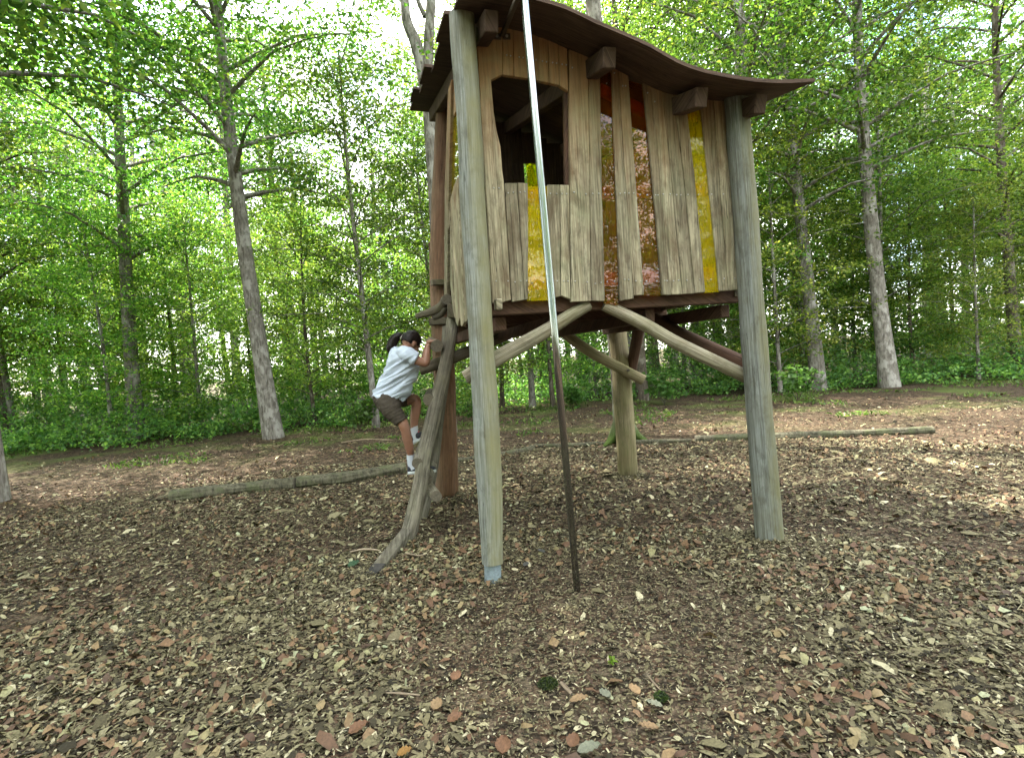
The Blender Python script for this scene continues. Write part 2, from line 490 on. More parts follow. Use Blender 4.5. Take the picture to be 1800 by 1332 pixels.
def grid_axis(lo, hi, fine_lo, fine_hi, step, big):
    a = list(np.arange(fine_lo, fine_hi, step))
    x = fine_lo
    left = []
    s = step
    while x > lo:
        s = min(s * 1.4, big); x -= s; left.append(x)
    x = a[-1]; right = []
    s = step
    while x < hi:
        s = min(s * 1.4, big); x += s; right.append(x)
    return list(reversed(left)) + a + right

xs = grid_axis(-220, 220, -12, 12, 0.35, 30)
ys = grid_axis(-120, 320, -4, 22, 0.35, 30)
gv = [(x, y, ground_h(x, y) if abs(x) < 40 and -40 < y < 60 else 0.0) for y in ys for x in xs]
nx_ = len(xs)
gf = [(j * nx_ + i, j * nx_ + i + 1, (j + 1) * nx_ + i + 1, (j + 1) * nx_ + i) for j in range(len(ys) - 1) for i in range(nx_ - 1)]
tag(mk('ground', gv, gf, ground_mat(), smooth=True), kind='structure', label='forest floor of wood chips and leaf litter')

# ------------------------------------------------------------------ treehouse frame
FL = at_z(865, 1020)                       # foot of each post
BL = at_z(786, 874)
BR = at_z(1103, 836)
FL.z = BL.z = BR.z = 0
DF = (BR - BL).normalized()                # along the front wall, to the right
DL = (BL - FL).normalized()                # along the left wall, to the back
NF = Vector((-DF.y, DF.x, 0))              # into the house, from the front wall
NL = Vector((DL.y, -DL.x, 0))              # into the house, from the left wall
FW0 = FL + NF * 0.085                      # front wall plane
LW0 = FL + NL * 0.06
DEPTH = (BL - FL).length

def fw(px, py):                            # on the front wall plane
    return on_plane(px, py, FW0, NF)

def fs(p): return (p - FW0).dot(DF)

house = thing('treehouse', FL, 'weathered plank treehouse on log stilts with amber panes and a sagging board roof', 'treehouse')

S_END = fs(fw(1300, 500))
FR = FL + DF * (S_END + 0.03)

# roof line measured where the roof meets the front wall
prof = [(845, 46), (890, 50), (934, 58), (1001, 90), (1058, 112), (1103, 135), (1148, 157), (1185, 170)]
PS = [fs(fw(*p)) for p in prof]
PZ = [fw(*p).z for p in prof]
PS = [PS[0] - 0.8] + PS + [PS[-1] + 0.4, PS[-1] + 0.9, PS[-1] + 1.5]
PZ = [PZ[0] + 0.07] + PZ + [PZ[-1] - 0.035, PZ[-1] - 0.01, PZ[-1] + 0.09]
def smooth_profile(s):
    acc = 0; wsum = 0
    for k in range(-4, 5):
        w = math.exp(-(k / 2.2) ** 2)
        acc += w * float(np.interp(s + k * 0.06, PS, PZ)); wsum += w
    return acc / wsum
top_bl = at(782, 172, BL.y)
SLOPE = (top_bl.z - at(812, 28, FL.y).z) / DEPTH
def roof_z(s, t):                          # underside of the roof
    return smooth_profile(s) + SLOPE * t

def hp(s, t, z):                           # house coordinates -> world
    return FW0 + DF * s + DL * t + Vector((0, 0, z))

# posts
def wpost(name, pts, radii, mat, seed, label=None):
    o = put(name, tube(pts, radii, 72, rough=0.11, seed=seed, sub=6, checks=0.05), [mat, M_END], house)
    if label: o['label'] = label
    return o

fl_foot = at(866, 988, FL.y)
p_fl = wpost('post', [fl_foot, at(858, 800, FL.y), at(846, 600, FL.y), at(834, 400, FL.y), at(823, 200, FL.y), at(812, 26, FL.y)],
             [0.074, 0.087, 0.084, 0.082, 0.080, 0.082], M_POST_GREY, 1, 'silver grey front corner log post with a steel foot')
ft = tube([FL + Vector((0, 0, -0.1)), at(866, 987, FL.y)], [0.057, 0.057], 32)
adopt(put('steel_foot', ft, M_ZINC), p_fl)
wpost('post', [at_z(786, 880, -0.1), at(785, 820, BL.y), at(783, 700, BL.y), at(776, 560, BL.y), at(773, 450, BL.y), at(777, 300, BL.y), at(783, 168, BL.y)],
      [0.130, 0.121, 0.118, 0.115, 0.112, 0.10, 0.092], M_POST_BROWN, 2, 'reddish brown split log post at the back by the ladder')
wpost('post', [at_z(1104, 845, -0.1), at(1101, 790, BR.y), at(1094, 690, BR.y), at(1085, 578, BR.y), BR + Vector((-0.15, 0, 3.3))],
      [0.122, 0.117, 0.113, 0.105, 0.10], M_POST_OLIVE, 3, 'olive brown back corner log post')
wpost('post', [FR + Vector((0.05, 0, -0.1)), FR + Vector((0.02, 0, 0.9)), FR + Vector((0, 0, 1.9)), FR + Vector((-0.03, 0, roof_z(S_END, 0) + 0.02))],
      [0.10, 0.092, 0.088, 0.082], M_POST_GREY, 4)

# wall boards of the front, outlined as they were sawn
BT = 0.034
def screws(board, pts):
    ps = []
    for p in pts:
        V, Fc, UV, M = tube([p + NF * 0.004, p - NF * 0.0025, p - NF * 0.0045], [0.0052, 0.0052, 0.0028], 10)
        ps.append((V, Fc, UV, M))
    if ps: adopt(put('screws', ps, M_SCREW), board)['kind'] = 'stuff'

def jag(poly, amp=0.0022, step=0.16, seed=0):
    """split long edges and let them wander a little, as waney sawn edges do"""
    out = []
    for i, p in enumerate(poly):
        q = poly[(i + 1) % len(poly)]
        L = (q - p).length
        k = max(1, int(L / step))
        d = (q - p).normalized()
        pn = d.cross(NF)
        for j in range(k):
            pt = p.lerp(q, j / k)
            if j: pt = pt + pn * (amp * 2 * noise.noise(Vector((pt.x * 9 + seed * 5, pt.y * 9, pt.z * 5))))
            out.append(pt)
    return out

bseed = [0]
def front_board(pxpoly, screw_px=(), proud=0.0, mat=None, top=True, name='wall_board', thick=BT):
    bseed[0] += 1
    poly = []
    for (x, y) in pxpoly:
        poly.append(fw(x, y) - NF * proud)
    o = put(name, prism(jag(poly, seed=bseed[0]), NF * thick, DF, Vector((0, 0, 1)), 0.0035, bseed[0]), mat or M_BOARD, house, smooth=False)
    pts = [fw(x, y) - NF * (proud + 0.001) for x, y in screw_px]
    screws(o, pts)
    return o

G_ = 0.6
front_board([(836, 36), (883, 48), (883.3, 131), (863, 141), (868, 198), (873, 230), (880, 258), (883, 300), (886, 322), (898.5, 527), (879, 533), (866, 533), (852, 300)],
            [(868, 331), (877, 331), (872, 494), (893, 494)])
lint = [883.6, 903, 928, 948, 965, 983, 999]
def lint_y(x): return float(np.interp(x, [880, 903, 928, 982, 999], [131, 134.5, 138, 150, 161]))
for i in range(6):
    a, b = lint[i] + 0.25, lint[i + 1] - 0.25
    front_board([(a - 2, 40 + 0.3 * (a - 883)), (b - 2, 40 + 0.3 * (b - 883)), (b, lint_y(b)), (a, lint_y(a))],
                [((a + b) / 2 - 3, 98 + 0.16 * (a - 883)), ((a + b) / 2 + 4, 99 + 0.16 * (a - 883))], proud=rnd.uniform(0, 0.006))
front_board([(887, 322), (908.6, 322), (922.2, 527), (900, 531)], [(893, 340), (902, 339), (905, 496), (915, 494)], 0.004)
front_board([(909.4, 322), (927, 322.5), (927.8, 526.5), (922.8, 527)], [(914, 339), (922, 338), (925, 494)], 0.008)
front_board([(961.5, 325), (984, 325), (985, 521), (966, 525.5)], [(967, 341), (978, 341), (979, 494)], 0.004)
front_board([(984.6, 325), (1000.5, 325.5), (1003, 526.5), (985.8, 519.5)], [(988, 341), (996, 341), (990.5, 494), (998, 494)], 0.002)
front_board([(999.5, 88), (1033, 100), (1035.5, 300), (1038.4, 529.5), (1003.5, 531), (1001.2, 322)], [(1005, 121), (1008, 339), (1029, 342), (1010, 495), (1031, 496)], 0.010)
front_board([(1033.6, 100), (1054, 108), (1057, 300), (1062.5, 529.5), (1039, 529), (1036, 300)], [(1041, 341), (1052, 341), (1046, 499), (1056, 497)], 0.006)
front_board([(1074.5, 118), (1086, 122), (1097, 300), (1113.2, 525), (1089.5, 529), (1081, 300)], [(1079, 130), (1089, 341), (1097, 340), (1097, 492), (1104, 492)], 0.008)
front_board([(1086.6, 122), (1104, 131), (1116, 300), (1132, 518.5), (1114, 519.5), (1097.6, 300)], [(1094, 152), (1099, 152), (1105, 340), (1113, 340), (1117, 494), (1126, 495)], 0.004)
front_board([(1129, 142), (1143, 147), (1157, 300), (1178, 519), (1164.5, 518.5), (1144.4, 300)], [(1137, 165), (1151, 344), (1155, 344), (1167, 494), (1171, 494)], 0.010)
front_board([(1143.6, 147), (1162, 152), (1178, 300), (1199, 517.5), (1178.6, 518), (1157.6, 300)], [(1150, 180), (1165, 342), (1177, 342), (1183, 494), (1192, 493)], 0.006)
front_board([(1162.6, 152), (1182, 158), (1200, 300), (1221, 516), (1199.8, 517), (1178.6, 300)], [(1189, 343), (1196, 343), (1207, 493)], 0.002)
front_board([(1182.6, 158), (1203, 162), (1219, 300), (1239, 514), (1221.6, 515), (1200.6, 300)], [(1208, 343), (1229, 492)], 0.008)
front_board([(1228, 165), (1252, 165), (1262, 300), (1280, 511), (1264, 512), (1243, 300)], [(1250, 342), (1272, 490)], 0.004)
front_board([(1252.6, 165), (1274, 165), (1284, 300), (1303, 509), (1280.6, 511), (1262.6, 300)], [(1270, 342), (1290, 490)], 0.01)

# panes of coloured acrylic between the boards
def pane(pxpoly, mat, proud=-0.006, scr=(), label=None):
    poly = [fw(x, y) - NF * proud for x, y in pxpoly]
    o = put('acrylic_pane', prism(poly, NF * 0.006, DF, None, 0.001), mat, house, smooth=False)
    o['label'] = label
    screws(o, [fw(x, y) - NF * (proud + 0.001) for x, y in scr])
pane([(926, 327), (962.5, 327), (967, 528), (926.5, 529)], M_YELLOW, -0.006, [(935, 339), (955, 340), (936, 497), (956, 496)], 'bright yellow acrylic pane under the window')
pane([(1053, 120), (1076, 128), (1083, 300), (1088, 536), (1062, 533), (1055.5, 300)], M_AMBER, -0.008, [(1067, 146), (1064, 342), (1076, 342), (1068, 495), (1081, 494)], 'tall amber acrylic pane between boards')
pane([(1103, 140), (1130, 148), (1146, 300), (1163, 520.5), (1131, 519), (1115, 300)], M_AMBER, -0.008, [(1126, 342), (1138, 342), (1137, 494), (1155, 494)], 'tall amber acrylic pane between boards')
pane([(1201, 168), (1231, 168), (1245, 300), (1266, 513), (1238, 515), (1218, 300)], M_YELLOW, -0.006, [(1228, 342), (1250, 491)], 'yellow acrylic pane near the right corner')

# rails the boards are screwed to
for (y0, y1, ym) in ((344, 326, 'sill'), (499, 477, 'low')):
    a = fw(880, y0); b = fw(1298, y1)
    o = put('rail', beam(a + NF * 0.075, b + NF * 0.075, 0.05, 0.10, seed=y0), M_ORANGE, house, smooth=False)
for i in range(len(prof) - 1):
    if i < 2: continue
    a = fw(prof[i][0], prof[i][1] + 36) + NF * 0.066; b = fw(prof[i + 1][0], prof[i + 1][1] + 36) + NF * 0.066
    put('rail', beam(a, b, 0.045, 0.075, seed=i), M_ORANGE, house, smooth=False)
a = fw(1185, 196) + NF * 0.066
put('rail', beam(a, a + DF * (S_END - fs(a)), 0.045, 0.075, seed=91), M_ORANGE, house, smooth=False)
# window jambs
put('window_jamb', beam(fw(1003, 325) + NF * 0.06, fw(1000, 120) + NF * 0.06, 0.05, 0.05, up=NF, seed=5), M_RED, house, smooth=False)

# left wall: short pointed boards, entrance gap, jamb and a pane
def lw(px, py): return on_plane(px, py, LW0, NL)
def left_board(pxpoly, mat=M_BOARD, name='wall_board', thick=0.03, proud=0.0):
    bseed[0] += 1
    poly = [lw(x, y) - NL * proud for x, y in pxpoly]
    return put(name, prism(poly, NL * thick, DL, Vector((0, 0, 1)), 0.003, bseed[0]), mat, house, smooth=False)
left_board([(814, 286), (821, 270), (833, 556), (829, 572), (826, 560)], proud=0.004)
left_board([(805, 311), (813.6, 287), (825.6, 566), (822, 560), (818, 568)], proud=0.0)
left_board([(797.5, 330), (804.6, 312), (817.6, 566), (812, 574), (809, 556)], proud=0.006)
left_board([(791.5, 352), (797.1, 331), (808.7, 556), (804.5, 573), (801.5, 566)], proud=0.002)
left_board([(781.5, 420), (791.1, 353), (801, 560), (797.5, 545), (793, 500), (792.5, 395), (784, 424)], proud=0.008)
left_board([(790, 160), (796, 140), (791, 330), (787, 545), (782.5, 545), (784, 330)], proud=0.012)
left_board([(799, 96), (806, 80), (810, 178), (797, 205)])
left_board([(806.5, 80), (813, 60), (818, 165), (810.5, 178)], proud=0.004)
o = left_board([(793, 215), (806, 175), (809, 296), (789.5, 345)], M_YELLOW, 'acrylic_pane', 0.006, -0.012); o['label'] = 'olive yellow acrylic pane in the side wall'
left_board([(790, 350), (814, 310), (815, 327), (789.5, 366)], M_ORANGE, 'rail', 0.04, -0.034)
left_board([(782, 495), (826, 484), (826, 504), (782, 512)], M_RED, 'rail', 0.05, -0.034)

# back and right walls
ZB = 1.86
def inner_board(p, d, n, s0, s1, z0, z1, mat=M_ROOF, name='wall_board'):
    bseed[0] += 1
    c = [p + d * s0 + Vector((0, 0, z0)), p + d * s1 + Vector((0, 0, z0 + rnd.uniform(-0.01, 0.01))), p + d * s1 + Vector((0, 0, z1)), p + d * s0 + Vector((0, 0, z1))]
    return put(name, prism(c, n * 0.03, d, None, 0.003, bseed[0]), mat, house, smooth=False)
PBW = FW0 + DL * (DEPTH - 0.05)
bp0 = on_plane(925, 300, PBW, NF); bp1 = on_plane(966, 300, PBW, NF)
y_s0, y_s1 = (bp0 - PBW).dot(DF), (bp1 - PBW).dot(DF)
q0 = (on_plane(1024, 574, PBW, NF) - PBW).dot(DF); q1 = (on_plane(1047, 574, PBW, NF) - PBW).dot(DF)
s = 0.24
zy = on_plane(935, 288, PBW, NF).z
zw = on_plane(935, 334, PBW, NF).z
while s < S_END - 0.02:
    w_ = rnd.uniform(0.13, 0.2)
    s1 = min(s + w_, S_END)
    mid = (s + s1) / 2
    zt = roof_z(mid, DEPTH - 0.05) - 0.02
    if y_s0 - 0.13 < mid < y_s1 + 0.17:
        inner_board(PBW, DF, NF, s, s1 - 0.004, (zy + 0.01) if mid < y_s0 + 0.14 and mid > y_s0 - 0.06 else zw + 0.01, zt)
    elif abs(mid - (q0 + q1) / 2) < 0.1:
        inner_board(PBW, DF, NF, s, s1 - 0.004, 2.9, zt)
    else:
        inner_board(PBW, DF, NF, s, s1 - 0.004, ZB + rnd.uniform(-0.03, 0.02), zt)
    s = s1
for (u0, u1, z0, z1) in ((y_s0 - 0.16, y_s1 + 0.2, ZB, zw), (y_s0, y_s0 + 0.13, zw + 0.004, zy), (q0, q1, on_plane(1035, 580, PBW, NF).z, 2.95)):
    c = [PBW + DF * u0 + Vector((0, 0, z0)), PBW + DF * u1 + Vector((0, 0, z0)), PBW + DF * u1 + Vector((0, 0, z1)), PBW + DF * u0 + Vector((0, 0, z1))]
    o = put('acrylic_pane', prism([p - NF * 0.012 for p in c], NF * 0.006, DF, None, 0.001), M_YELLOW, house, smooth=False); o['label'] = 'yellow acrylic pane in the back wall'
for z in (ZB + 0.22, ZB + 0.9):
    put('rail', beam(PBW + Vector((0, 0, z)) - NF * 0.05, PBW + DF * S_END + Vector((0, 0, z)) - NF * 0.05, 0.05, 0.09, seed=z), M_RED, house, smooth=False)
PRW = FW0 + DF * S_END
t = 0.06
DR = DL
while t < DEPTH - 0.1:
    t1 = min(t + rnd.uniform(0.14, 0.2), DEPTH - 0.06)
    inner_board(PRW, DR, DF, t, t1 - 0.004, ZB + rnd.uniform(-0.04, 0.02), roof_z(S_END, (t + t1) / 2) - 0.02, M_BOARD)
    t = t1
put('rail', beam(PRW + DR * 0.1 + Vector((0, 0, 2.1)) - DF * 0.04, PRW + DR * (DEPTH - 0.1) + Vector((0, 0, 2.1)) - DF * 0.04, 0.05, 0.09), M_RED, house, smooth=False)

# floor
def fbeam(name, a, b, w, h, mat=M_RED, seed=0):
    return put(name, beam(a, b, w, h, seed=seed), mat, house, smooth=False)
fbeam('floor_beam', hp(0.13, 0.11, 1.865), hp(S_END + 0.06, 0.11, 1.865), 0.08, 0.13, seed=1)
fbeam('floor_beam', hp(0.15, DEPTH - 0.22, 1.865), hp(S_END + 0.06, DEPTH - 0.22, 1.865), 0.08, 0.13, seed=2)
fbeam('floor_beam', hp(0.15, DEPTH * 0.5, 1.865), hp(S_END + 0.06, DEPTH * 0.5, 1.865), 0.08, 0.13, seed=3)
for i, s in enumerate((0.24, S_END * 0.34, S_END * 0.68, S_END - 0.02)):
    fbeam('floor_joist', hp(s, 0.16, 1.745), hp(s, DEPTH + 0.05, 1.745), 0.08, 0.10, seed=10 + i)
s = 0.12
k = 0
while s < S_END:
    s1 = min(s + 0.145, S_END)
    c = [hp(s, 0.05, 1.935), hp(s1 - 0.006, 0.05, 1.935), hp(s1 - 0.006, DEPTH - 0.06, 1.935), hp(s, DEPTH - 0.06, 1.935)]
    put('floor_board', prism(c, Vector((0, 0, 0.028)), DF, DL, 0.003, k), M_RED, house, smooth=False)
    s = s1; k += 1
# corner blocks where beams pass the posts
put('beam_end', beam(fw(868, 537) - NF * 0.05, fw(879, 537) - NF * 0.05, 0.08, 0.075, seed=4), M_BOARD, house, smooth=False)
put('beam_end', beam(at(758, 497, BL.y - 0.2), at(786, 496, BL.y - 0.12), 0.08, 0.06, seed=4), M_DARKWOOD, house, smooth=False)
put('beam_end', beam(at(755, 566, BL.y - 0.12), at(800, 563, BL.y - 0.12), 0.09, 0.075, seed=6), M_DARKWOOD, house, smooth=False)

# braces under the floor
def brace(pts, radii, mat, seed, flat=None, label=None):
    o = put('brace', tube(pts, radii, 18, rough=0.1, seed=seed, sub=4, flat=flat), [mat, M_END], house)
    if label: o['label'] = label
    return o
D1 = FL.y + 0.16
cm = fw(1040, 534) + NF * 0.06
brace([at(818, 664, D1 - 0.01), at(870, 632, D1), at(950, 587, (D1 + cm.y) / 2), at(1005, 553, cm.y - 0.03), cm], [0.052, 0.054, 0.052, 0.046, 0.04], M_BRACE, 11, label='pale log brace from the front post to the floor')
cm2 = fw(1066, 534) + NF * 0.06
brace([FR + Vector((0.0, 0.12, 1.22)), at(1200, 608, FR.y - 0.02), at(1135, 572, cm2.y + 0.05), cm2], [0.052, 0.05, 0.048, 0.042], M_BRACE, 12)
brace([at(738, 650, BL.y - 0.13), at(800, 628, BL.y - 0.1), at(870, 598, BL.y), at(925, 574, BL.y + 0.05)], [0.062, 0.06, 0.058, 0.055], M_DARKWOOD, 13, 0.5)
brace([at(1131, 668, BR.y - 0.15), at(1090, 647, BR.y - 0.14), at(1030, 614, BR.y - 0.12), at(975, 572, BR.y - 0.1)], [0.06, 0.06, 0.06, 0.062], M_POST_OLIVE, 14, 0.4, 'curved dark brace bolted to the back right post')
brace([at(1110, 650, BR.y - 0.02), at(1115, 620, BR.y - 0.15), at(1124, 572, BR.y - 0.6)], [0.055, 0.058, 0.06], M_RED, 15, 0.3)
brace([FR + Vector((0.02, 0.1, 1.3)), at(1200, 588, (FR.y + BR.y) / 2 - 0.4), at(1146, 558, (FR.y + BR.y) / 2)], [0.055, 0.055, 0.055], M_RED, 16, 0.3)
bolt = at(1104, 651, BR.y - 0.215)
put('bolt', tube([bolt, bolt - Vector((0, 0.02, 0))], [0.018, 0.016], 12), M_IRON, house)

# rafters and curved roof boards
T0, T1 = -0.44, DEPTH + 0.42
for i, sp in enumerate((fs(fw(846, 60)), fs(fw(1040, 130)), fs(fw(1190, 170)), S_END + 0.02)):
    z_ = smooth_profile(sp) - 0.075
    a = hp(sp, -0.30, z_ + SLOPE * -0.30); b = hp(sp, T1 - 0.1, z_ + SLOPE * (T1 - 0.1))
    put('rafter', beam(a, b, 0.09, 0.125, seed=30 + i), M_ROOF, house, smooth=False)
nb = 8
wd = (T1 - T0) / nb
for k in range(nb):
    ta, tb = T0 + k * wd, T0 + (k + 1) * wd + 0.07
    sa = (0.03 if k < 2 else 0.06) - rnd.uniform(0.0, 0.09) - 0.008 * k
    sb = S_END + 0.28 + rnd.uniform(0, 0.12)
    n = 26
    V, Fc, UV = [], [], []
    th = 0.024
    for i in range(n + 1):
        s = sa + (sb - sa) * i / n
        for (t_, lift) in ((ta, 0.034), (tb, 0.0)):
            for h in (0, th):
                z = roof_z(s, t_) + lift + h + (0.008 * noise.noise(Vector((s * 3, k * 5, 0))))
                V.append(hp(s, t_ + 0.012 * noise.noise(Vector((s * 4, k * 3.1, 1))), z)); UV.append((t_ + k * 0.7 + h * 3, s))
        b = 4 * i
        if i:
            a = b - 4
            Fc += [(a, b, b + 2, a + 2), (a + 1, a + 3, b + 3, b + 1), (a, a + 1, b + 1, b), (a + 2, b + 2, b + 3, a + 3)]
    Fc += [(0, 2, 3, 1), (4 * n, 4 * n + 1, 4 * n + 3, 4 * n + 2)]
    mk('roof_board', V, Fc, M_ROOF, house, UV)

# ------------------------------------------------------------------ slide pole
pb = at_z(1018, 1070)
PD = pb.y
pole = thing('slide_pole', pb, 'shiny steel slide pole standing in the wood chips before the treehouse', 'pole')
put('pole_tube', tube([at_z(1018, 1076, -0.15), at(985, 700, PD), at(954, 350, PD), at(922, 0, PD), at(915, -80, PD)], [0.0215] * 5, 32, sub=4), [M_CHROME, M_CHROME], pole)
sa_ = fw(882, 66) - NF * 0.03
put('strut', beam(sa_, at(918, -25, PD), 0.028, 0.028, bev=0.003), M_IRON, pole, smooth=False)
for dx in (-9, 8):
    c = fw(882 + dx, 66) - NF * 0.006
    u = DF * 0.026; v = Vector((0, 0, 0.02))
    b_ = put('bracket', prism([c - u - v, c + u - v, c + u + v, c - u + v], -NF * 0.008, DF, None, 0.001), M_IRON, pole, smooth=False)
    adopt(put('screw', tube([c - NF * 0.006, c - NF * 0.016], [0.011, 0.008], 10), M_SCREW), b_)

# ------------------------------------------------------------------ ladder
lad_base = at_z(718, 948)
ladder = thing('log_ladder', lad_base, 'rough grey log ladder leaning up to the side entrance of the treehouse', 'ladder')
LB, LT = lad_base.y, 5.22
near = [(797, 556), (791, 600), (781, 650), (769, 700), (757, 750), (746, 800), (739, 850), (729, 900), (716, 948)]
npts = [at(x, y, LT + (LB - LT) * (i / 8)) for i, (x, y) in enumerate(near)]
put('stringer', tube(npts, [0.056, 0.057, 0.06, 0.062, 0.063, 0.065, 0.066, 0.066, 0.07], 20, rough=0.2, seed=21, sub=5, ridges=0.1), [M_LADDER, M_END], ladder)
far = [(787, 575), (782, 650), (772, 720), (764, 790), (752, 860), (738, 912)]
fpts = [at(x, y, LT + 0.62 + (LB - LT) * (i / 5)) for i, (x, y) in enumerate(far)]
put('stringer', tube(fpts, [0.058, 0.06, 0.062, 0.062, 0.062, 0.066], 18, rough=0.15, seed=22, sub=5), [M_LADDER, M_END], ladder)
def rung(a, b, r, seed, m=M_DARKWOOD):
    put('rung', tube([at(*a), at(*b)], [r, r * 0.95], 20, rough=0.12, seed=seed, sub=6), [m, M_END], ladder)
rung((768, 608, 5.02), (757, 601, 5.85), 0.056, 31)
rung((753, 702, 4.93), (757, 690, 5.72), 0.052, 32)
rung((734, 814, 4.74), (744, 780, 5.5), 0.050, 33, M_LADDER)
rung((751, 842, 4.82), (760, 815, 5.45), 0.048, 34, M_LADDER)
rung((767, 872, 4.66), (748, 846, 5.35), 0.048, 35, M_BRACE)
sk1 = at_z(657, 1012, -0.02); sk0 = at(726, 925, LB + 0.12)
skid = put('foot_timber', beam(sk0, sk0.lerp(sk1, 0.86), 0.105, 0.085, seed=3), M_LADDER, ladder, smooth=False)
adopt(put('tarred_end', beam(sk0.lerp(sk1, 0.862), sk0.lerp(sk1, 1.03), 0.103, 0.083), M_CHAR, smooth=False), skid)
put('grab_handle', tube([at(732, 556, 5.35), at(752, 550, 5.3), at(772, 542, 5.2), at(782, 530, 5.12)], [0.026, 0.036, 0.045, 0.042], 16, rough=0.12, seed=41, sub=5), [M_DARKWOOD, M_END], ladder)
put('grab_handle', tube([at(764, 557, 5.3), at(776, 552, 5.2), at(783, 540, 5.14)], [0.03, 0.032, 0.025], 14, rough=0.1, seed=42, sub=5), [M_LADDER, M_END], ladder)
put('top_log', tube([at(786, 526, 5.05), at(783, 527, 5.7)], [0.047, 0.05], 20, rough=0.1, seed=43), [M_DARKWOOD, M_END], ladder)
put('top_block', beam(at(795, 546, 5.06), at(793, 546, 5.35), 0.085, 0.13, seed=8), M_DARKWOOD, ladder, smooth=False)

# ------------------------------------------------------------------ girl on the ladder
def ellipsoid(c, ax, ay, az, n=18):
    """axes are vectors"""
    V, Fc = [], []
    for i in range(n + 1):
        th = math.pi * i / n
        for k in range(2 * n):
            ph = math.pi * k / n
            V.append(c + ax * (math.sin(th) * math.cos(ph)) + ay * (math.sin(th) * math.sin(ph)) + az * math.cos(th))
    w = 2 * n
    for i in range(n):
        for k in range(w):
            Fc.append((i * w + k, (i + 1) * w + k, (i + 1) * w + (k + 1) % w, i * w + (k + 1) % w))
    return V, Fc, [(0, 0)] * len(V), [0] * len(Fc)

def limb(pts, radii, n=16):
    """round-ended closed limb"""
    P = [Vector(p) for p in pts]
    a = tube(P, radii, n, sub=4)
    return [a, ellipsoid(P[0], Vector((radii[0], 0, 0)), Vector((0, radii[0], 0)), Vector((0, 0, radii[0])), 8),
            ellipsoid(P[-1], Vector((radii[-1], 0, 0)), Vector((0, radii[-1], 0)), Vector((0, 0, radii[-1])), 8)]

def rings(levels, depth, n=28, pw=1.0):
    """closed loft through (back px, front px, half width, depth)"""
    V, Fc = [], []
    for lv in levels:
        b, f, w = lv[0], lv[1], lv[2]
        d = lv[3] if len(lv) > 3 else depth
        pb_, pf_ = at(*b, d), at(*f, d)
        c = (pb_ + pf_) / 2; a = (pf_ - pb_) / 2
        for k in range(n):
            t_ = 2 * math.pi * k / n
            ca, sa2 = math.cos(t_), math.sin(t_)
            V.append(c + a * (math.copysign(abs(ca) ** pw, ca)) + Vector((0, w, 0)) * math.copysign(abs(sa2) ** pw, sa2))
    for i in range(len(levels) - 1):
        for k in range(n):
            Fc.append((i * n + k, i * n + (k + 1) % n, (i + 1) * n + (k + 1) % n, (i + 1) * n + k))
    Fc.append(tuple(reversed(range(n)))); Fc.append(tuple(range((len(levels) - 1) * n, len(levels) * n)))
    return V, Fc, [(0, 0)] * len(V), [0] * len(Fc)

def fuse(name, parts, mat, parent, voxel=0.005, smooth_it=6, disp=None):
    V, Fc, UV, M = merge(parts)
    o = mk(name, V, Fc, mat)
    bm = bmesh.new(); bm.from_mesh(o.data)
    bmesh.ops.remove_doubles(bm, verts=bm.verts, dist=1e-5)
    bmesh.ops.recalc_face_normals(bm, faces=bm.faces)
    bm.to_mesh(o.data); bm.free()
    r = o.modifiers.new('fuse', 'REMESH'); r.mode = 'VOXEL'; r.voxel_size = voxel
    if smooth_it:
        sm = o.modifiers.new('soft', 'SMOOTH'); sm.factor = 0.5; sm.iterations = smooth_it
    dg = bpy.context.evaluated_depsgraph_get()
    me = bpy.data.meshes.new_from_object(o.evaluated_get(dg))
    o.modifiers.clear()
    old = o.data; o.data = me; bpy.data.meshes.remove(old)
    me.name = name
    if disp:
        nr = [v.normal.copy() for v in me.vertices]
        for v, n_ in zip(me.vertices, nr): v.co = v.co + n_ * disp(v.co)
    me.polygons.foreach_set('use_smooth', [True] * len(me.polygons))
    if not me.materials: me.materials.append(mat)
    me.update()
    if parent: adopt(o, parent)
    return o

M_SKIN = plain('tan_skin', (0.22, 0.11, 0.07), 0.5, var=0.08, scale=25, spec=0.4, sss=0.25)
M_SHIRT = plain('white_cotton', (0.40, 0.455, 0.53), 0.85, var=0.03, scale=40, bump=0.12, bscale=400, spec=0.2, sheen=0.1)
M_SHORTS = plain('brown_ribbed_cotton', (0.05, 0.041, 0.031), 0.9, var=0.15, scale=40, bump=0.2, bscale=300, spec=0.15)
M_SOCK = plain('white_sock', (0.42, 0.45, 0.5), 0.9, var=0.04, scale=120, bump=0.3, bscale=500)
M_SHOE = plain('black_mesh_shoe', (0.014, 0.015, 0.022), 0.75, var=0.2, scale=200, bump=0.3, bscale=600)
M_SOLE = plain('white_sole', (0.40, 0.43, 0.43), 0.6, var=0.06, scale=60)
M_REDTAB = plain('red_shoe_tongue', (0.5, 0.02, 0.05), 0.7)
M_EYE = plain('eye_white', (0.75, 0.73, 0.7), 0.2)
M_LIP = plain('lips', (0.33, 0.12, 0.10), 0.45)
M_BAND = plain('black_wristband', (0.012, 0.012, 0.014), 0.6)
M_TIE = plain('pale_hair_tie', (0.62, 0.58, 0.5), 0.7)

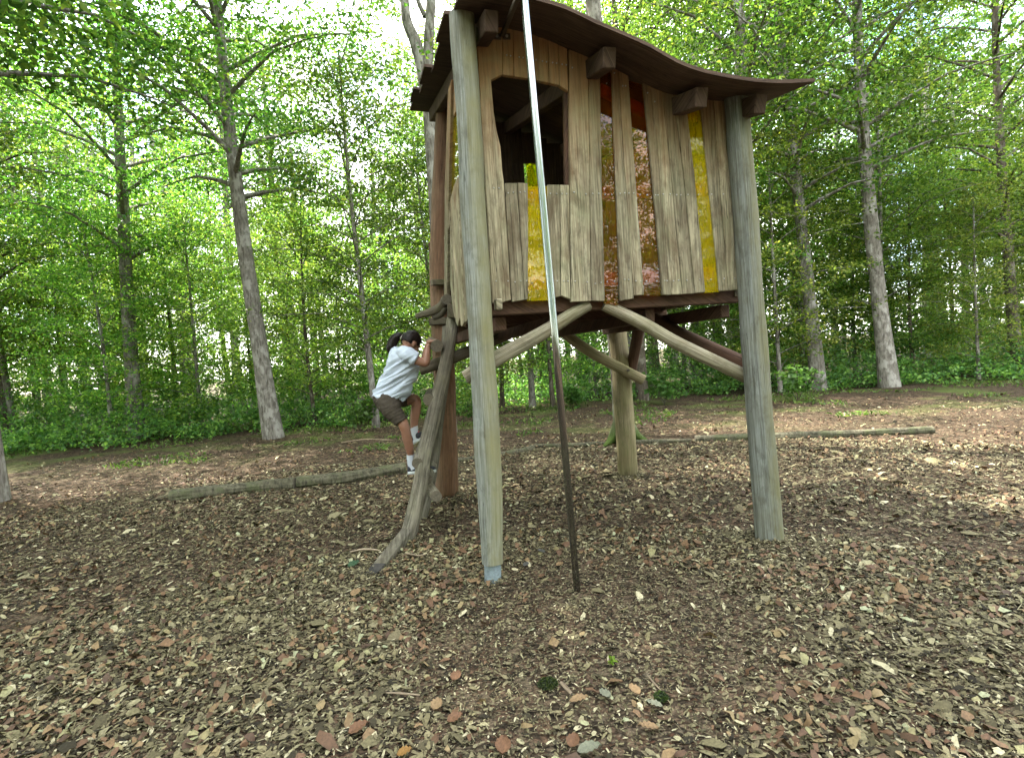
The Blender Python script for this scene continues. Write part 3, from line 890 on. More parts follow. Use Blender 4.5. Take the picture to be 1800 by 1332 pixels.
def hair_mat():
    m, nt, out = new_mat('dark_hair')
    g = G(nt)
    uv = g.n('ShaderNodeUVMap').outputs[0]
    st = g.noise(g.scaled(uv, (46, 1.6, 1)), 1.0, 5, 0.6)
    col = g.mix(g.ramp(st, [(0.35, 0.0), (0.7, 1.0)]), (0.003, 0.002, 0.002), (0.016, 0.009, 0.007))
    bp = g.n('ShaderNodeBump', i_Strength=0.7, i_Distance=0.006, i_Height=st)
    bs = g.n('ShaderNodeBsdfPrincipled', i_Roughness=0.42, i_Base_Color=col, i_Normal=bp.outputs[0])
    bs.inputs['Specular IOR Level'].default_value = 0.18
    nt.links.new(bs.outputs[0], out.inputs[0])
    return m
M_HAIR = hair_mat()

DG = 5.16                                           # depth of her mid plane
girl = thing('person', at(742, 834, DG - 0.08), 'girl with dark ponytail, white t-shirt and brown shorts climbing the log ladder', 'person')
DRt, DLt = DG - 0.13, DG + 0.13                      # right (near) and left (far) side
# head in its own axes: x forward, y to her left, z up; bowed forward
HC = at(722.5, 604, DG)
HR = Matrix.Rotation(R(44), 3, 'Z') @ Matrix.Rotation(R(40), 3, 'Y')
def H(x, y, z): return HC + HR @ Vector((x, y, z))
def HE(c, a, b, d, n=14): return ellipsoid(H(*c), HR @ Vector((a, 0, 0)), HR @ Vector((0, b, 0)), HR @ Vector((0, 0, d)), n)
head = [HE((-0.008, 0, 0.018), 0.094, 0.073, 0.092), HE((0.022, 0, -0.045), 0.064, 0.056, 0.062), HE((0.058, 0, -0.088), 0.026, 0.030, 0.020),
        HE((0.06, 0, 0.018), 0.03, 0.052, 0.03), HE((0.055, 0.033, -0.03), 0.03, 0.026, 0.026), HE((0.055, -0.033, -0.03), 0.03, 0.026, 0.026)]
head += limb([H(0.086, 0, 0.01), H(0.098, 0, -0.018), H(0.106, 0, -0.034)], [0.008, 0.0105, 0.0125], 10)
head += [HE((0.094, 0.010, -0.036), 0.011, 0.009, 0.008, 8), HE((0.094, -0.010, -0.036), 0.011, 0.009, 0.008, 8),
         HE((0.083, 0, -0.058), 0.012, 0.022, 0.007, 8), HE((0.081, 0, -0.068), 0.012, 0.019, 0.008, 8)]
for sy in (1, -1):
    head += [HE((-0.006, sy * 0.074, -0.008), 0.021, 0.009, 0.030, 10), HE((-0.002, sy * 0.070, -0.035), 0.011, 0.009, 0.011, 8)]
body = head + limb([at(703, 620, DG), at(712, 612, DG), H(-0.015, 0, -0.05)], [0.052, 0.047, 0.047])
body += [rings([((697, 614), (714, 618), 0.05), ((691, 626), (725, 632), 0.12), ((686, 642), (727, 646), 0.13), ((677, 664), (721, 670), 0.12),
                ((663, 685), (716, 694), 0.14), ((661, 700), (708, 705), 0.145), ((668, 714), (703, 712), 0.12)], DG)]
# legs
r_leg = [at(680, 702, DRt + 0.05), at(693, 722, DRt + 0.02), at(707.5, 743, DRt - 0.02), at(713, 757, DRt - 0.02), at(716, 771, DRt), at(719.5, 786, DRt + 0.02), at(721.5, 799, DRt + 0.04), at(723, 815, DRt + 0.05)]
body += limb(r_leg, [0.075, 0.066, 0.051, 0.0445, 0.0465, 0.041, 0.030, 0.031])
l_leg = [at(690, 702, DLt), at(712, 702, DLt + 0.04), at(729, 702, DLt + 0.05), at(732, 711, DLt + 0.05), at(729.5, 728, DLt + 0.05), at(728, 744, DLt + 0.05), at(728.5, 766, DLt + 0.05)]
body += limb(l_leg, [0.085, 0.066, 0.053, 0.049, 0.048, 0.039, 0.030])
# arms
r_arm = [at(712, 624, DG - 0.16), at(730, 632, DG - 0.17), at(746, 638, DG - 0.16), at(749, 634, DG - 0.155), at(750.2, 622, DG - 0.14), at(752, 609, DG - 0.11)]
body += limb(r_arm, [0.042, 0.044, 0.038, 0.038, 0.037, 0.0245])
l_arm = [at(714, 624, DG + 0.16), at(730, 634, DG + 0.2), at(744, 634, DG + 0.22), at(747, 628, DG + 0.22), at(750, 616, DG + 0.22), at(752.5, 606, DG + 0.21)]
body += limb(l_arm, [0.042, 0.043, 0.038, 0.037, 0.035, 0.024])
def hand(px, py, d, side):
    """palm laid on top of the rung, fingers curling over its far side, thumb underneath"""
    c = at(px, py, d)
    fx = Vector((1, 0, 0)); dz = Vector((0, 0, 1)); dy = Vector((0, 1, 0))
    ps = [ellipsoid(c + fx * 0.006 + dz * 0.006, fx * 0.043 + dz * 0.012, dy * 0.037, dz * 0.016 - fx * 0.004, 10)]
    for i, (L, off) in enumerate(((0.88, 0.028), (1.0, 0.010), (0.95, -0.009), (0.78, -0.027))):
        o = dy * (off * side)
        k0 = c + o + fx * 0.030 + dz * 0.010
        k1 = k0 + (fx * 0.034 + dz * 0.004) * L
        k2 = k1 + (fx * 0.020 - dz * 0.016) * L
        k3 = k2 + (fx * 0.003 - dz * 0.022) * L
        ps += limb([c + o * 0.8 + fx * 0.008, k0, k1, k2, k3], [0.0095, 0.0092, 0.0088, 0.0082, 0.007], 10)
    tb = c + dy * (0.034 * side) - fx * 0.012
    ps += limb([c - fx * 0.02, tb, tb + dy * (0.012 * side) + fx * 0.02 - dz * 0.012, tb + dy * (0.008 * side) + fx * 0.038 - dz * 0.026], [0.013, 0.012, 0.010, 0.0085], 10)
    return ps
body += limb([at(752, 609, DG - 0.11), at(754, 604.5, DG - 0.10)], [0.0245, 0.022])
body += hand(755.5, 602, DG - 0.10, 1)
body += hand(755.5, 600, DG + 0.2, -1)
fuse('body', body, M_SKIN, girl, 0.0042, 3)

def shirt_folds(p):
    q = p - at(690, 655, DG)
    n1 = q.dot(Vector((-0.40, 0, 0.92))); al = q.dot(Vector((0.92, 0, 0.40)))
    f = noise.noise(Vector((n1 * 17, al * 2.6, q.y * 3.5 + 4)))
    f2 = noise.noise(Vector((n1 * 34, al * 6, q.y * 7 + 9)))
    low = min(1.0, max(0.15, 1.0 - (q.z + 0.02) / 0.22))
    f3 = noise.noise(Vector((n1 * 26, al * 3.4, q.y * 5 + 21)))
    return (0.021 * (1 - abs(f) * 3.0) * 0.55 + 0.015 * (0.5 - abs(f3) * 2.6) + 0.004 * f2) * low + 0.001
shirt = [rings([((694, 609), (714, 613.5), 0.07), ((688.5, 613), (722, 620), 0.135), ((685, 622), (732, 630), 0.17), ((681, 638), (735.5, 643), 0.168),
                ((675, 654), (731.5, 660), 0.152), ((667.5, 671), (726, 678), 0.150), ((660, 684), (719, 693), 0.156), ((656, 691), (713.5, 702.5), 0.164), ((655, 693), (713, 704.5), 0.168)], DG, pw=0.9)]
shirt += limb([at(708, 619, DG - 0.13), at(718, 623.5, DG - 0.165)], [0.062, 0.071]) + [tube([at(712, 620.5, DG - 0.15), at(720, 624.5, DG - 0.168), at(729.5, 629.5, DG - 0.172), at(732.5, 631, DG - 0.172)], [0.060, 0.066, 0.062, 0.058], 18, sub=3)]
shirt += limb([at(710, 618, DG + 0.13), at(718, 622, DG + 0.165)], [0.062, 0.07]) + [tube([at(712, 620, DG + 0.15), at(722, 625, DG + 0.18), at(732, 631, DG + 0.2)], [0.058, 0.064, 0.058], 18, sub=3)]
fuse('t_shirt', shirt, M_SHIRT, girl, 0.005, 14, shirt_folds)

def shorts_folds(p):
    q = p - at(685, 722, DRt)
    ax = q.dot(Vector((0.48, 0, -0.88)))
    return 0.0011 * math.sin(ax * 190 + 5 * noise.noise(q * 9)) + 0.004 * noise.noise(Vector((q.x * 10, q.y * 10, q.z * 26)))
shorts = [rings([((657.5, 690), (712, 698), 0.160), ((655.5, 697), (711, 704), 0.166), ((658, 707), (708, 711), 0.165), ((664, 717), (702, 717), 0.14), ((672, 724), (696, 722), 0.08)], DG)]
shorts += limb([at(679, 706, DRt + 0.03), at(688, 719, DRt)], [0.098, 0.098]) + [tube([at(682, 711, DRt + 0.02), at(691.5, 724, DRt - 0.005), at(700, 734, DRt - 0.015), at(706, 742, DRt - 0.02)], [0.100, 0.089, 0.072, 0.063], 22, sub=4)]
shorts += [tube([at(690, 703, DLt), at(703, 702, DLt + 0.03), at(716, 700.5, DLt + 0.04)], [0.092, 0.082, 0.072], 20, sub=4)]
fuse('shorts', shorts, M_SHORTS, girl, 0.005, 4, shorts_folds)

# hair: cap drawn in behind the hairline, then the ponytail
V, Fc, UV = [], [], []
n = 30
for i in range(n + 1):
    th = math.pi * i / n
    for k in range(2 * n + 1):
        ph = math.pi * k / n
        x, y, z = math.sin(th) * math.cos(ph), math.sin(th) * math.sin(ph), math.cos(th)
        face = (x > 0.52 and z < 0.30 + 0.3 * (x - 0.5)) or (x > -0.22 and x <= 0.52 and z < -0.14 - 0.22 * max(0.0, x)) or z < -0.58
        r = 0.80 if face else 1.0 + 0.02 * noise.noise(Vector((x * 6, y * 6, z * 2)))
        p = H(-0.010 + x * 0.105 * r, y * 0.086 * r, 0.022 + z * 0.106 * r)
        V.append(p); UV.append((math.atan2(y, z) * 0.35, x))
w = 2 * n + 1
for i in range(n):
    for k in range(2 * n):
        Fc.append((i * w + k, (i + 1) * w + k, (i + 1) * w + k + 1, i * w + k + 1))
hair = mk('hair', V, Fc, M_HAIR, girl, UV, True)
pt = [at(708, 592, DG), at(702, 590.5, DG), at(695, 594.5, DG), at(690, 603, DG), at(686, 612, DG - 0.02), at(684.5, 622, DG - 0.03)]
tail = tube(pt, [0.020, 0.034, 0.044, 0.048, 0.040, 0.006], 22, rough=0.2, seed=51, sub=5)
adopt(put('ponytail', tail, M_HAIR), hair)
for i in range(9):                                   # loose strands
    a = rnd.uniform(-1, 1)
    q = [pt[1], pt[2] + Vector((a * 0.02, a * 0.03, 0.02)), pt[3] + Vector((-0.03 + a * 0.02, a * 0.04, 0)), pt[4] + Vector((a * 0.02 - 0.01, a * 0.05, -0.01 - 0.02 * abs(a)))]
    adopt(put('hair_strand', tube(q, [0.006, 0.007, 0.006, 0.001], 6, sub=4), M_HAIR), hair)
tc_ = at(706.5, 592, DG)
adopt(put('hair_tie', tube([tc_ + Vector((0.006, 0, 0.0)), tc_ - Vector((0.012, 0, -0.002))], [0.026, 0.026], 16), M_TIE), hair)
for sy in (1, -1):
    mk('eye', *ellipsoid(H(0.074, sy * 0.031, -0.004), HR @ Vector((0.013, 0, 0)), HR @ Vector((0, 0.013, 0)), HR @ Vector((0, 0, 0.009)), 8)[:2], M_EYE, girl, smooth=True)
    mk('eyebrow', *ellipsoid(H(0.084, sy * 0.030, 0.018), HR @ Vector((0.006, 0, 0)), HR @ Vector((0, 0.017, 0)), HR @ Vector((0, 0, 0.003)), 8)[:2], M_HAIR, girl, smooth=True)
mk('mouth', *ellipsoid(H(0.088, 0, -0.062), HR @ Vector((0.009, 0, 0)), HR @ Vector((0, 0.021, 0)), HR @ Vector((0, 0, 0.008)), 8)[:2], M_LIP, girl, smooth=True)
wr = r_arm[-1]
put('wristband', tube([wr + Vector((0, 0, -0.004)), wr + Vector((0.001, 0, 0.004))], [0.0275, 0.0275], 18), M_BAND, girl)

def shoe(heel, toe, ankle, tilt_up):
    """sneaker from its heel and toe points on the sole line"""
    fwd = (toe - heel); L = fwd.length; fwd.normalize()
    side = fwd.cross(tilt_up).normalized(); up = side.cross(fwd)
    st = [(0.0, 0.026, 0.050), (0.06, 0.034, 0.070), (0.2, 0.037, 0.083), (0.32, 0.038, 0.082), (0.45, 0.040, 0.064), (0.62, 0.045, 0.050), (0.8, 0.044, 0.040), (0.93, 0.034, 0.032), (1.0, 0.014, 0.018)]
    def loft(z0, hs, ws, e=0.75):
        V, Fc = [], []
        m = 20
        for (f, w, h) in st:
            hh = hs(f, h); ww = w * ws
            c = heel + fwd * (f * L) + up * z0
            for k in range(m):
                a = 2 * math.pi * k / m
                ca, sa = math.cos(a), math.sin(a)
                V.append(c + side * (math.copysign(abs(ca) ** e, ca) * ww) + up * (hh * 0.5 + hh * 0.5 * math.copysign(abs(sa) ** e, sa)))
        for i in range(len(st) - 1):
            for k in range(m):
                Fc.append((i * m + k, i * m + (k + 1) % m, (i + 1) * m + (k + 1) % m, (i + 1) * m + k))
        Fc.append(tuple(reversed(range(m)))); Fc.append(tuple(range((len(st) - 1) * m, len(st) * m)))
        return V, Fc
    V, Fc = loft(0.022, lambda f, h: h, 0.96)
    u = mk('shoe', V, Fc, M_SHOE, girl, smooth=True)
    V, Fc = loft(0.0, lambda f, h: 0.030 + 0.006 * (f < 0.3), 1.06, 0.6)
    adopt(mk('sole', V, Fc, M_SOLE, smooth=True), u)
    c = heel + fwd * (0.40 * L) + up * 0.088
    adopt(mk('tongue', *ellipsoid(c, fwd * 0.026 - up * 0.012, side * 0.02, up * 0.014, 8)[:2], M_REDTAB, smooth=True), u)
    for f in (0.47, 0.54, 0.61):
        c = heel + fwd * (f * L) + up * (0.062 - 0.1 * (f - 0.4) + 0.022)
        adopt(put('lace', tube([c - side * 0.024 - up * 0.008, c, c + side * 0.024 - up * 0.008], [0.0035] * 3, 6, sub=3), M_SHOE), u)
put('sock', tube([at(721.3, 798.5, DRt + 0.04), at(722, 806, DRt + 0.045), at(723.5, 816, DRt + 0.05), at(727, 824, DRt + 0.05)], [0.034, 0.037, 0.037, 0.036], 18, sub=4), M_SOCK, girl)
put('sock', tube([at(728.3, 747.5, DLt + 0.05), at(728.3, 757, DLt + 0.05), at(729, 767, DLt + 0.05), at(732, 774, DLt + 0.05)], [0.036, 0.037, 0.037, 0.036], 18, sub=4), M_SOCK, girl)
shoe(at(717.5, 834, DRt + 0.05), at(767, 829, DRt + 0.07), None, Vector((0, 0, 1)))
shoe(at(725.5, 782, DLt + 0.05), at(764, 760, DLt + 0.06), None, Vector((-0.4, 0, 1)))

# ------------------------------------------------------------------ leaves
def leaf_mesh(name, C, size, mat, up_bias=1.0, seed=0, asp=0.55, nrm=None):
    """C: (n,3) leaf centres. each leaf is a folded four-point blade"""
    g = np.random.default_rng(seed)
    n = len(C)
    nr = g.normal(size=(n, 3)) * 0.55
    nr[:, 2] += up_bias
    if nrm is not None: nr += nrm
    nr /= np.linalg.norm(nr, axis=1, keepdims=True)
    a = g.normal(size=(n, 3)); a -= nr * np.sum(a * nr, axis=1, keepdims=True)
    a /= np.linalg.norm(a, axis=1, keepdims=True)
    b = np.cross(nr, a)
    sz = (size * g.uniform(0.65, 1.35, n))[:, None]
    fold = g.uniform(0.05, 0.28, n)[:, None]
    V = np.empty((n, 4, 3), dtype=np.float32)
    V[:, 0] = C - a * sz * 0.5
    V[:, 1] = C + b * sz * asp * 0.5 + nr * sz * fold - a * sz * 0.05
    V[:, 2] = C + a * sz * 0.5 - nr * sz * fold * 0.6
    V[:, 3] = C - b * sz * asp * 0.5 + nr * sz * fold - a * sz * 0.05
    tri = np.array([[0, 3, 2], [0, 2, 1]], dtype=np.int32)
    Fi = (np.arange(n, dtype=np.int32)[:, None, None] * 4 + tri[None]).reshape(-1)
    return raw_mesh(name, V.reshape(-1, 3), Fi, 3, mat)

def raw_mesh(name, V, Fi, k, mat):
    me = bpy.data.meshes.new(name)
    me.vertices.add(len(V)); me.vertices.foreach_set('co', np.ascontiguousarray(V, dtype=np.float32).ravel())
    nf = len(Fi) // k
    me.loops.add(len(Fi)); me.loops.foreach_set('vertex_index', np.ascontiguousarray(Fi, dtype=np.int32))
    me.polygons.add(nf)
    me.polygons.foreach_set('loop_start', np.arange(0, nf * k, k, dtype=np.int32))
    me.materials.append(mat)
    me.update(calc_edges=True)
    return me

M_LEAF = leaf_mat('beech_leaf', [(0.0, (0.027, 0.066, 0.014)), (0.35, (0.062, 0.138, 0.024)), (0.7, (0.106, 0.198, 0.034)), (1.0, (0.188, 0.252, 0.048))])
M_LEAF2 = leaf_mat('bright_leaf', [(0.0, (0.052, 0.109, 0.024)), (0.4, (0.113, 0.217, 0.039)), (0.75, (0.190, 0.310, 0.048)), (1.0, (0.328, 0.389, 0.081))])
M_BUSH = leaf_mat('undergrowth_leaf', [(0.0, (0.044, 0.105, 0.033)), (0.5, (0.109, 0.237, 0.062)), (1.0, (0.240, 0.380, 0.083))])
M_BARK = bark('grey_bark', (0.07, 0.062, 0.05), (0.20, 0.185, 0.16), (0.30, 0.29, 0.26))
M_BARKD = bark('dark_bark', (0.03, 0.025, 0.018), (0.085, 0.07, 0.05), (0.15, 0.14, 0.11))
M_BARKM = bark('mossy_bark', (0.05, 0.045, 0.035), (0.16, 0.145, 0.115), (0.24, 0.23, 0.19), moss=(0.05, 0.08, 0.015), mz=(1.0, 0.35))
M_LOGB = bark('furrowed_log_bark', (0.035, 0.032, 0.021), (0.112, 0.105, 0.070), (0.077, 0.084, 0.042), scale=1.2)

def skeleton(H_, r0, z_lo, z_hi, nbr, reach, g, lean=0.0, droop=0.1):
    """trunk path, branch tubes and the points where twigs carry leaves"""
    ph = g.uniform(0, 6.28)
    path = []
    for i in range(9):
        f = i / 8
        path.append(Vector((lean * f * H_ + 0.02 * H_ * math.sin(3 * f + ph), 0.02 * H_ * math.sin(2.3 * f + ph * 2) * f, -0.1 + f * (H_ + 0.1))))
    parts = [tube(path, [r0 * (1.25 if i == 0 else 1 - 0.09 * i) for i in range(9)], 12, rough=0.12, seed=g.uniform(0, 50), sub=2)]
    tips = []
    for b in range(nbr):
        f = (b + g.random()) / nbr
        z = z_lo + (z_hi - z_lo) * f
        i = z / H_ * 8
        k = min(int(i), 7)
        p0 = path[k].lerp(path[k + 1], min(1.0, i - k))
        az = b * 2.399 + g.uniform(-0.5, 0.5)
        shape = math.sin(math.pi * min(0.95, max(0.12, 0.2 + 0.75 * f))) ** 0.6
        L = reach * shape * g.uniform(0.65, 1.15)
        d = Vector((math.cos(az), math.sin(az), 0.35 + 0.5 * f))
        p1 = p0 + d * (L * 0.5)
        p2 = p0 + Vector((d.x, d.y, d.z * 0.7 - droop)) * L
        parts.append(tube([p0, p1, p2], [max(0.012, r0 * 0.34 * (1 - 0.5 * f)), r0 * 0.16, 0.006], 5, sub=2, caps=False))
        nt_ = int(4 + L * 3.2)
        for _ in range(nt_):
            u = g.uniform(0.25, 1.05)
            c = p0.lerp(p1, u * 2) if u < 0.5 else p1.lerp(p2, u * 2 - 1)
            sd = Vector((-d.y, d.x, 0)) * (g.uniform(-1, 1) * 0.42 * L * (0.4 + u * 0.6))
            tips.append(c + sd + Vector((0, 0, g.uniform(-0.15, 0.2))))
    return parts, np.array([tuple(t) for t in tips]), path

def sprays(tips, per, disc, thick, g):
    n = len(tips)
    m = g.poisson(per, n)
    idx = np.repeat(np.arange(n), m)
    k = len(idx)
    ang = g.uniform(0, 2 * np.pi, k); rr = disc * np.sqrt(g.random(k)) * np.repeat(g.uniform(0.6, 1.3, n), m)
    tx = np.repeat(g.normal(0, 0.28, (n, 2)), m, axis=0)
    C = tips[idx].copy()
    dx, dy = rr * np.cos(ang), rr * np.sin(ang)
    C[:, 0] += dx; C[:, 1] += dy
    C[:, 2] += dx * tx[:, 0] + dy * tx[:, 1] + g.normal(0, thick, k)
    return C

class Proto: pass
def tree_proto(seed, H_, r0, z_lo, z_hi, nbr, reach, per, disc, leaf, mat, barkm, lean=0.0):
    g = np.random.default_rng(seed)
    gp = random.Random(seed)
    parts, tips, path = skeleton(H_, r0, z_lo, z_hi, nbr, reach, gp, lean)
    C = sprays(tips, per, disc, 0.05, g)
    P = Proto()
    V, Fc, UV, M = merge(parts)
    t = mk('trunk', V, Fc, [barkm, barkm], None, UV, True, M)
    P.trunk = t.data
    bpy.data.objects.remove(t)
    P.crown = leaf_mesh('crown', C, leaf, mat, 0.9, seed)
    P.n = len(C)
    return P

def plant_tree(P, name, x, y, rot, sc, label, cat='tree', group=None, z=None):
    root = thing(name, (x, y, ground_h(x, y) if z is None else z), label, cat, group)
    root.rotation_euler = (0, 0, rot)
    root.scale = (sc, sc, sc)
    for nm, d in (('trunk', P.trunk), ('crown', P.crown)):
        o = bpy.data.objects.new(nm, d)
        COL.objects.link(o)
        o.parent = root
    return root

U1 = tree_proto(101, 7.5, 0.07, 0.9, 7.3, 36, 2.3, 46, 0.55, 0.085, M_LEAF2, M_BARKD)
U2 = tree_proto(102, 6.0, 0.055, 0.6, 5.9, 32, 2.0, 46, 0.5, 0.08, M_LEAF2, M_BARK)
U3 = tree_proto(103, 9.0, 0.085, 1.8, 8.8, 40, 2.6, 42, 0.58, 0.09, M_LEAF, M_BARK)
A1 = tree_proto(111, 15.0, 0.19, 4.6, 14.8, 44, 3.6, 32, 0.75, 0.11, M_LEAF, M_BARK)
A2 = tree_proto(112, 17.0, 0.22, 6.0, 16.8, 44, 4.0, 32, 0.8, 0.12, M_LEAF, M_BARK)
A3 = tree_proto(113, 14.0, 0.16, 3.6, 13.8, 42, 3.3, 32, 0.7, 0.105, M_LEAF2, M_BARKD)

S1 = tree_proto(121, 15.0, 0.17, 5.5, 14.8, 46, 3.9, 62, 0.85, 0.12, M_LEAF, M_BARK)  # crown packed extra dense to block the sun over the play area

def gx(px, D): return (px - CX) / F * D

# ---- trees that can be told apart
def custom_tree(name, base, stems, mats, crown_tips, per, disc, leaf, lmat, label, roots=None):
    root = thing(name, base, label, 'tree')
    parts = [tube(p, r, 18, rough=0.14, seed=i + len(label), sub=5, caps=False) for i, (p, r) in enumerate(stems)]
    if roots: parts += roots
    put('trunk', parts, mats, root)
    g = np.random.default_rng(len(label))
    C = sprays(np.array(crown_tips), per, disc, 0.06, g)
    me = leaf_mesh('crown', C, leaf, lmat, 0.9, 5)
    o = bpy.data.objects.new('crown', me); COL.objects.link(o)
    adopt(o, root)
    return root

DV = 11.5
vb = at_z(790, 640 + 1.5 * F / DV)
vb = Vector((gx(783, DV), DV, -0.1))
fork = at(752, 160, DV)
tips = []
g_ = random.Random(3)
for i in range(95):
    z = g_.uniform(6.4, 14.5)
    a = g_.uniform(0, 6.28); r = 4.4 * math.sqrt(g_.random())
    tips.append((fork.x - 0.6 + r * math.cos(a), DV + r * math.sin(a), z))
for i in range(470):  # overhead leaf sprays added to this crown to shade the play area
    z = g_.uniform(9.0, 14.0)
    a = g_.uniform(0, 6.28); r = 4.4 * math.sqrt(g_.random())
    tips.append((-2.8 + r * math.cos(a), 6.6 + r * math.sin(a), z))
for i in range(110):
    tips.append((g_.uniform(-5.4, -2.2), g_.uniform(14.5, 17.0), g_.uniform(6.0, 12.5)))
custom_tree('forked_tree', vb, [([vb, vb.lerp(fork, 0.5), fork, at(754, 80, DV), at(757, 0, DV), at(756, -160, DV)], [0.18, 0.13, 0.125, 0.105, 0.10, 0.07]),
                                ([fork + Vector((0, 0, -0.5)), at(741, 120, DV), at(730, 75, DV), at(714, 30, DV), at(708, -60, DV)], [0.11, 0.125, 0.125, 0.10, 0.07]),
                                ([at(747, 30, DV), at(736, 5, DV), at(725, -30, DV)], [0.05, 0.045, 0.03])],
            [M_BARK, M_BARK], tips, 46, 0.52, 0.10, M_LEAF, 'tall grey tree whose trunk forks just left of the treehouse roof')

mb = at_z(1097, 779)
DM = mb.y
mroots = []
for (rx, ry, l_) in ((-0.30, -0.12, 0.16), (0.34, 0.02, 0.14), (-0.12, -0.30, 0.12), (0.1, 0.3, 0.1)):
    mroots.append(tube([mb + Vector((0, 0, 0.5)), mb + Vector((rx * 0.45, ry * 0.45, l_ * 1.3)), mb + Vector((rx * 0.8, ry * 0.8, 0.06)), mb + Vector((rx * 1.3, ry * 1.3, -0.05))], [0.10, 0.09, 0.06, 0.03], 10, rough=0.15, seed=rx, sub=4))
tips = []
for i in range(110):
    z = g_.uniform(7.0, 13.0); a = g_.uniform(0, 6.28); r = 2.9 * math.sqrt(g_.random())
    tips.append((mb.x + r * math.cos(a), DM + 0.8 + r * math.sin(a), z))
custom_tree('mossy_tree', mb, [([mb + Vector((0, 0, -0.1)), mb + Vector((0, 0, 0.4)), at(1082, 580, DM), at(1058, 230, DM), at(1044, 40, DM), at(1036, -100, DM), at(1030, -300, DM)],
                                [0.19, 0.145, 0.135, 0.125, 0.118, 0.10, 0.06])],
            [M_BARKM, M_BARKM], tips, 40, 0.7, 0.09, M_LEAF, 'tree with mossy root flare standing right behind the back post', mroots)

plant_tree(A3, 'pale_tree', gx(1126, 15.5), 15.5, 1.0, 1.0, 'pale slim tree rising above the roof right of the mossy tree')
plant_tree(U3, 'slender_tree', gx(655, 13.5), 13.5, 2.2, 1.02, 'slender dark stemmed young tree at the clearing edge left of the girl')
plant_tree(A1, 'beech_tree', gx(897, 20), 20, 0.4, 1.0, 'grey beech trunk seen under the floor just right of the front post')
plant_tree(A2, 'birch_tree', gx(955, 22.5), 22.5, 1.9, 1.0, 'pale blotched trunk seen under the floor left of the steel pole')
plant_tree(A2, 'beech_tree', gx(470, 12.5), 12.5, 0.7, 0.9, 'stout beech tree standing alone left of the slender dark stem')
plant_tree(A1, 'beech_tree', gx(1420, 15), 15, 2.9, 1.0, 'stout beech tree right of the treehouse roof end')

# ---- the rest of the wood's edge
g_ = random.Random(21)
def where(px):
    return (' far left of all' if px < 300 else ' left of the girl' if px < 620 else ' straight behind the girl' if px < 800 else ' behind the treehouse' if px < 1290 else ' just right of treehouse' if px < 1550 else ' far right of treehouse')
spots_u = []
for px in range(-120, 1960, 62):
    D = g_.uniform(14.5, 18.5)
    spots_u.append((px + g_.uniform(-26, 26), D))
for px in range(-160, 2000, 88):
    spots_u.append((px + g_.uniform(-30, 30), g_.uniform(19, 25)))
for i, (px, D) in enumerate(spots_u):
    if 615 < px < 730 and D < 17.5: continue
    P = (U1, U2, U3)[g_.randrange(3)]
    sc = g_.uniform(0.8, 1.15)
    kind = 'dark stemmed young beech' if P is U1 else 'low pale stemmed young beech' if P is U2 else 'taller young beech with grey stem'
    plant_tree(P, 'young_beech', gx(px, D), D, g_.uniform(0, 6.28), sc, kind + (' at the wood edge' if D < 18.6 else ' deeper in') + where(px), group='young trees round the clearing')
spots_a = []
for px in range(-200, 2050, 95):
    spots_a.append((px + g_.uniform(-40, 40), g_.uniform(23, 34)))
for px in (20, 250, 1330, 1560, 1790):
    spots_a.append((px, g_.uniform(13, 16)))
for i, (px, D) in enumerate(spots_a):
    if 630 < px < 715: continue
    P = (A1, A2, A3)[g_.randrange(3)]
    kind = 'tall grey tree' if P is A1 else 'tallest kind of grey tree' if P is A2 else 'tall dark trunked tree'
    plant_tree(P, 'forest_tree', gx(px, D), D, g_.uniform(0, 6.28), g_.uniform(0.9, 1.1) if D < 18 else g_.uniform(1.05, 1.5), kind + (' near the clearing' if D < 18 else ' deep in the wood') + where(px), group='tall trees of the wood')
# trees added beside and behind the viewer to shade the play area and feed reflections
for (x, y, P, sc) in ((-7.4, 7.6, S1, 1.0), (-9.6, 3.4, S1, 1.05), (-12.6, 8.2, S1, 1.1), (-13.5, 4.2, S1, 1.0), (-17.0, 7.0, S1, 1.0), (-12.5, -1.5, A1, 1.05),
                      (-13, -10, A2, 1.1), (4, -15, A1, 1.1), (11, -15, A2, 1.0), (-6, -15, A1, 1.1)):
    plant_tree(P, 'shade_tree', x, y, g_.uniform(0, 6.28), sc, 'tall broadleaf tree on the viewer\'s side of the clearing', group='trees added on the near side of the clearing')

for i in range(16):
    a_ = -1.45 + 2.9 * i / 15 + g_.uniform(-0.06, 0.06); d_ = g_.uniform(11, 17)
    plant_tree((U1, U2, U3)[i % 3], 'young_beech', math.sin(a_) * d_, -math.cos(a_) * d_, g_.uniform(0, 6.28), g_.uniform(0.9, 1.2), 'young beech on the viewer\'s side of the clearing', group='young trees on the near side of the clearing')

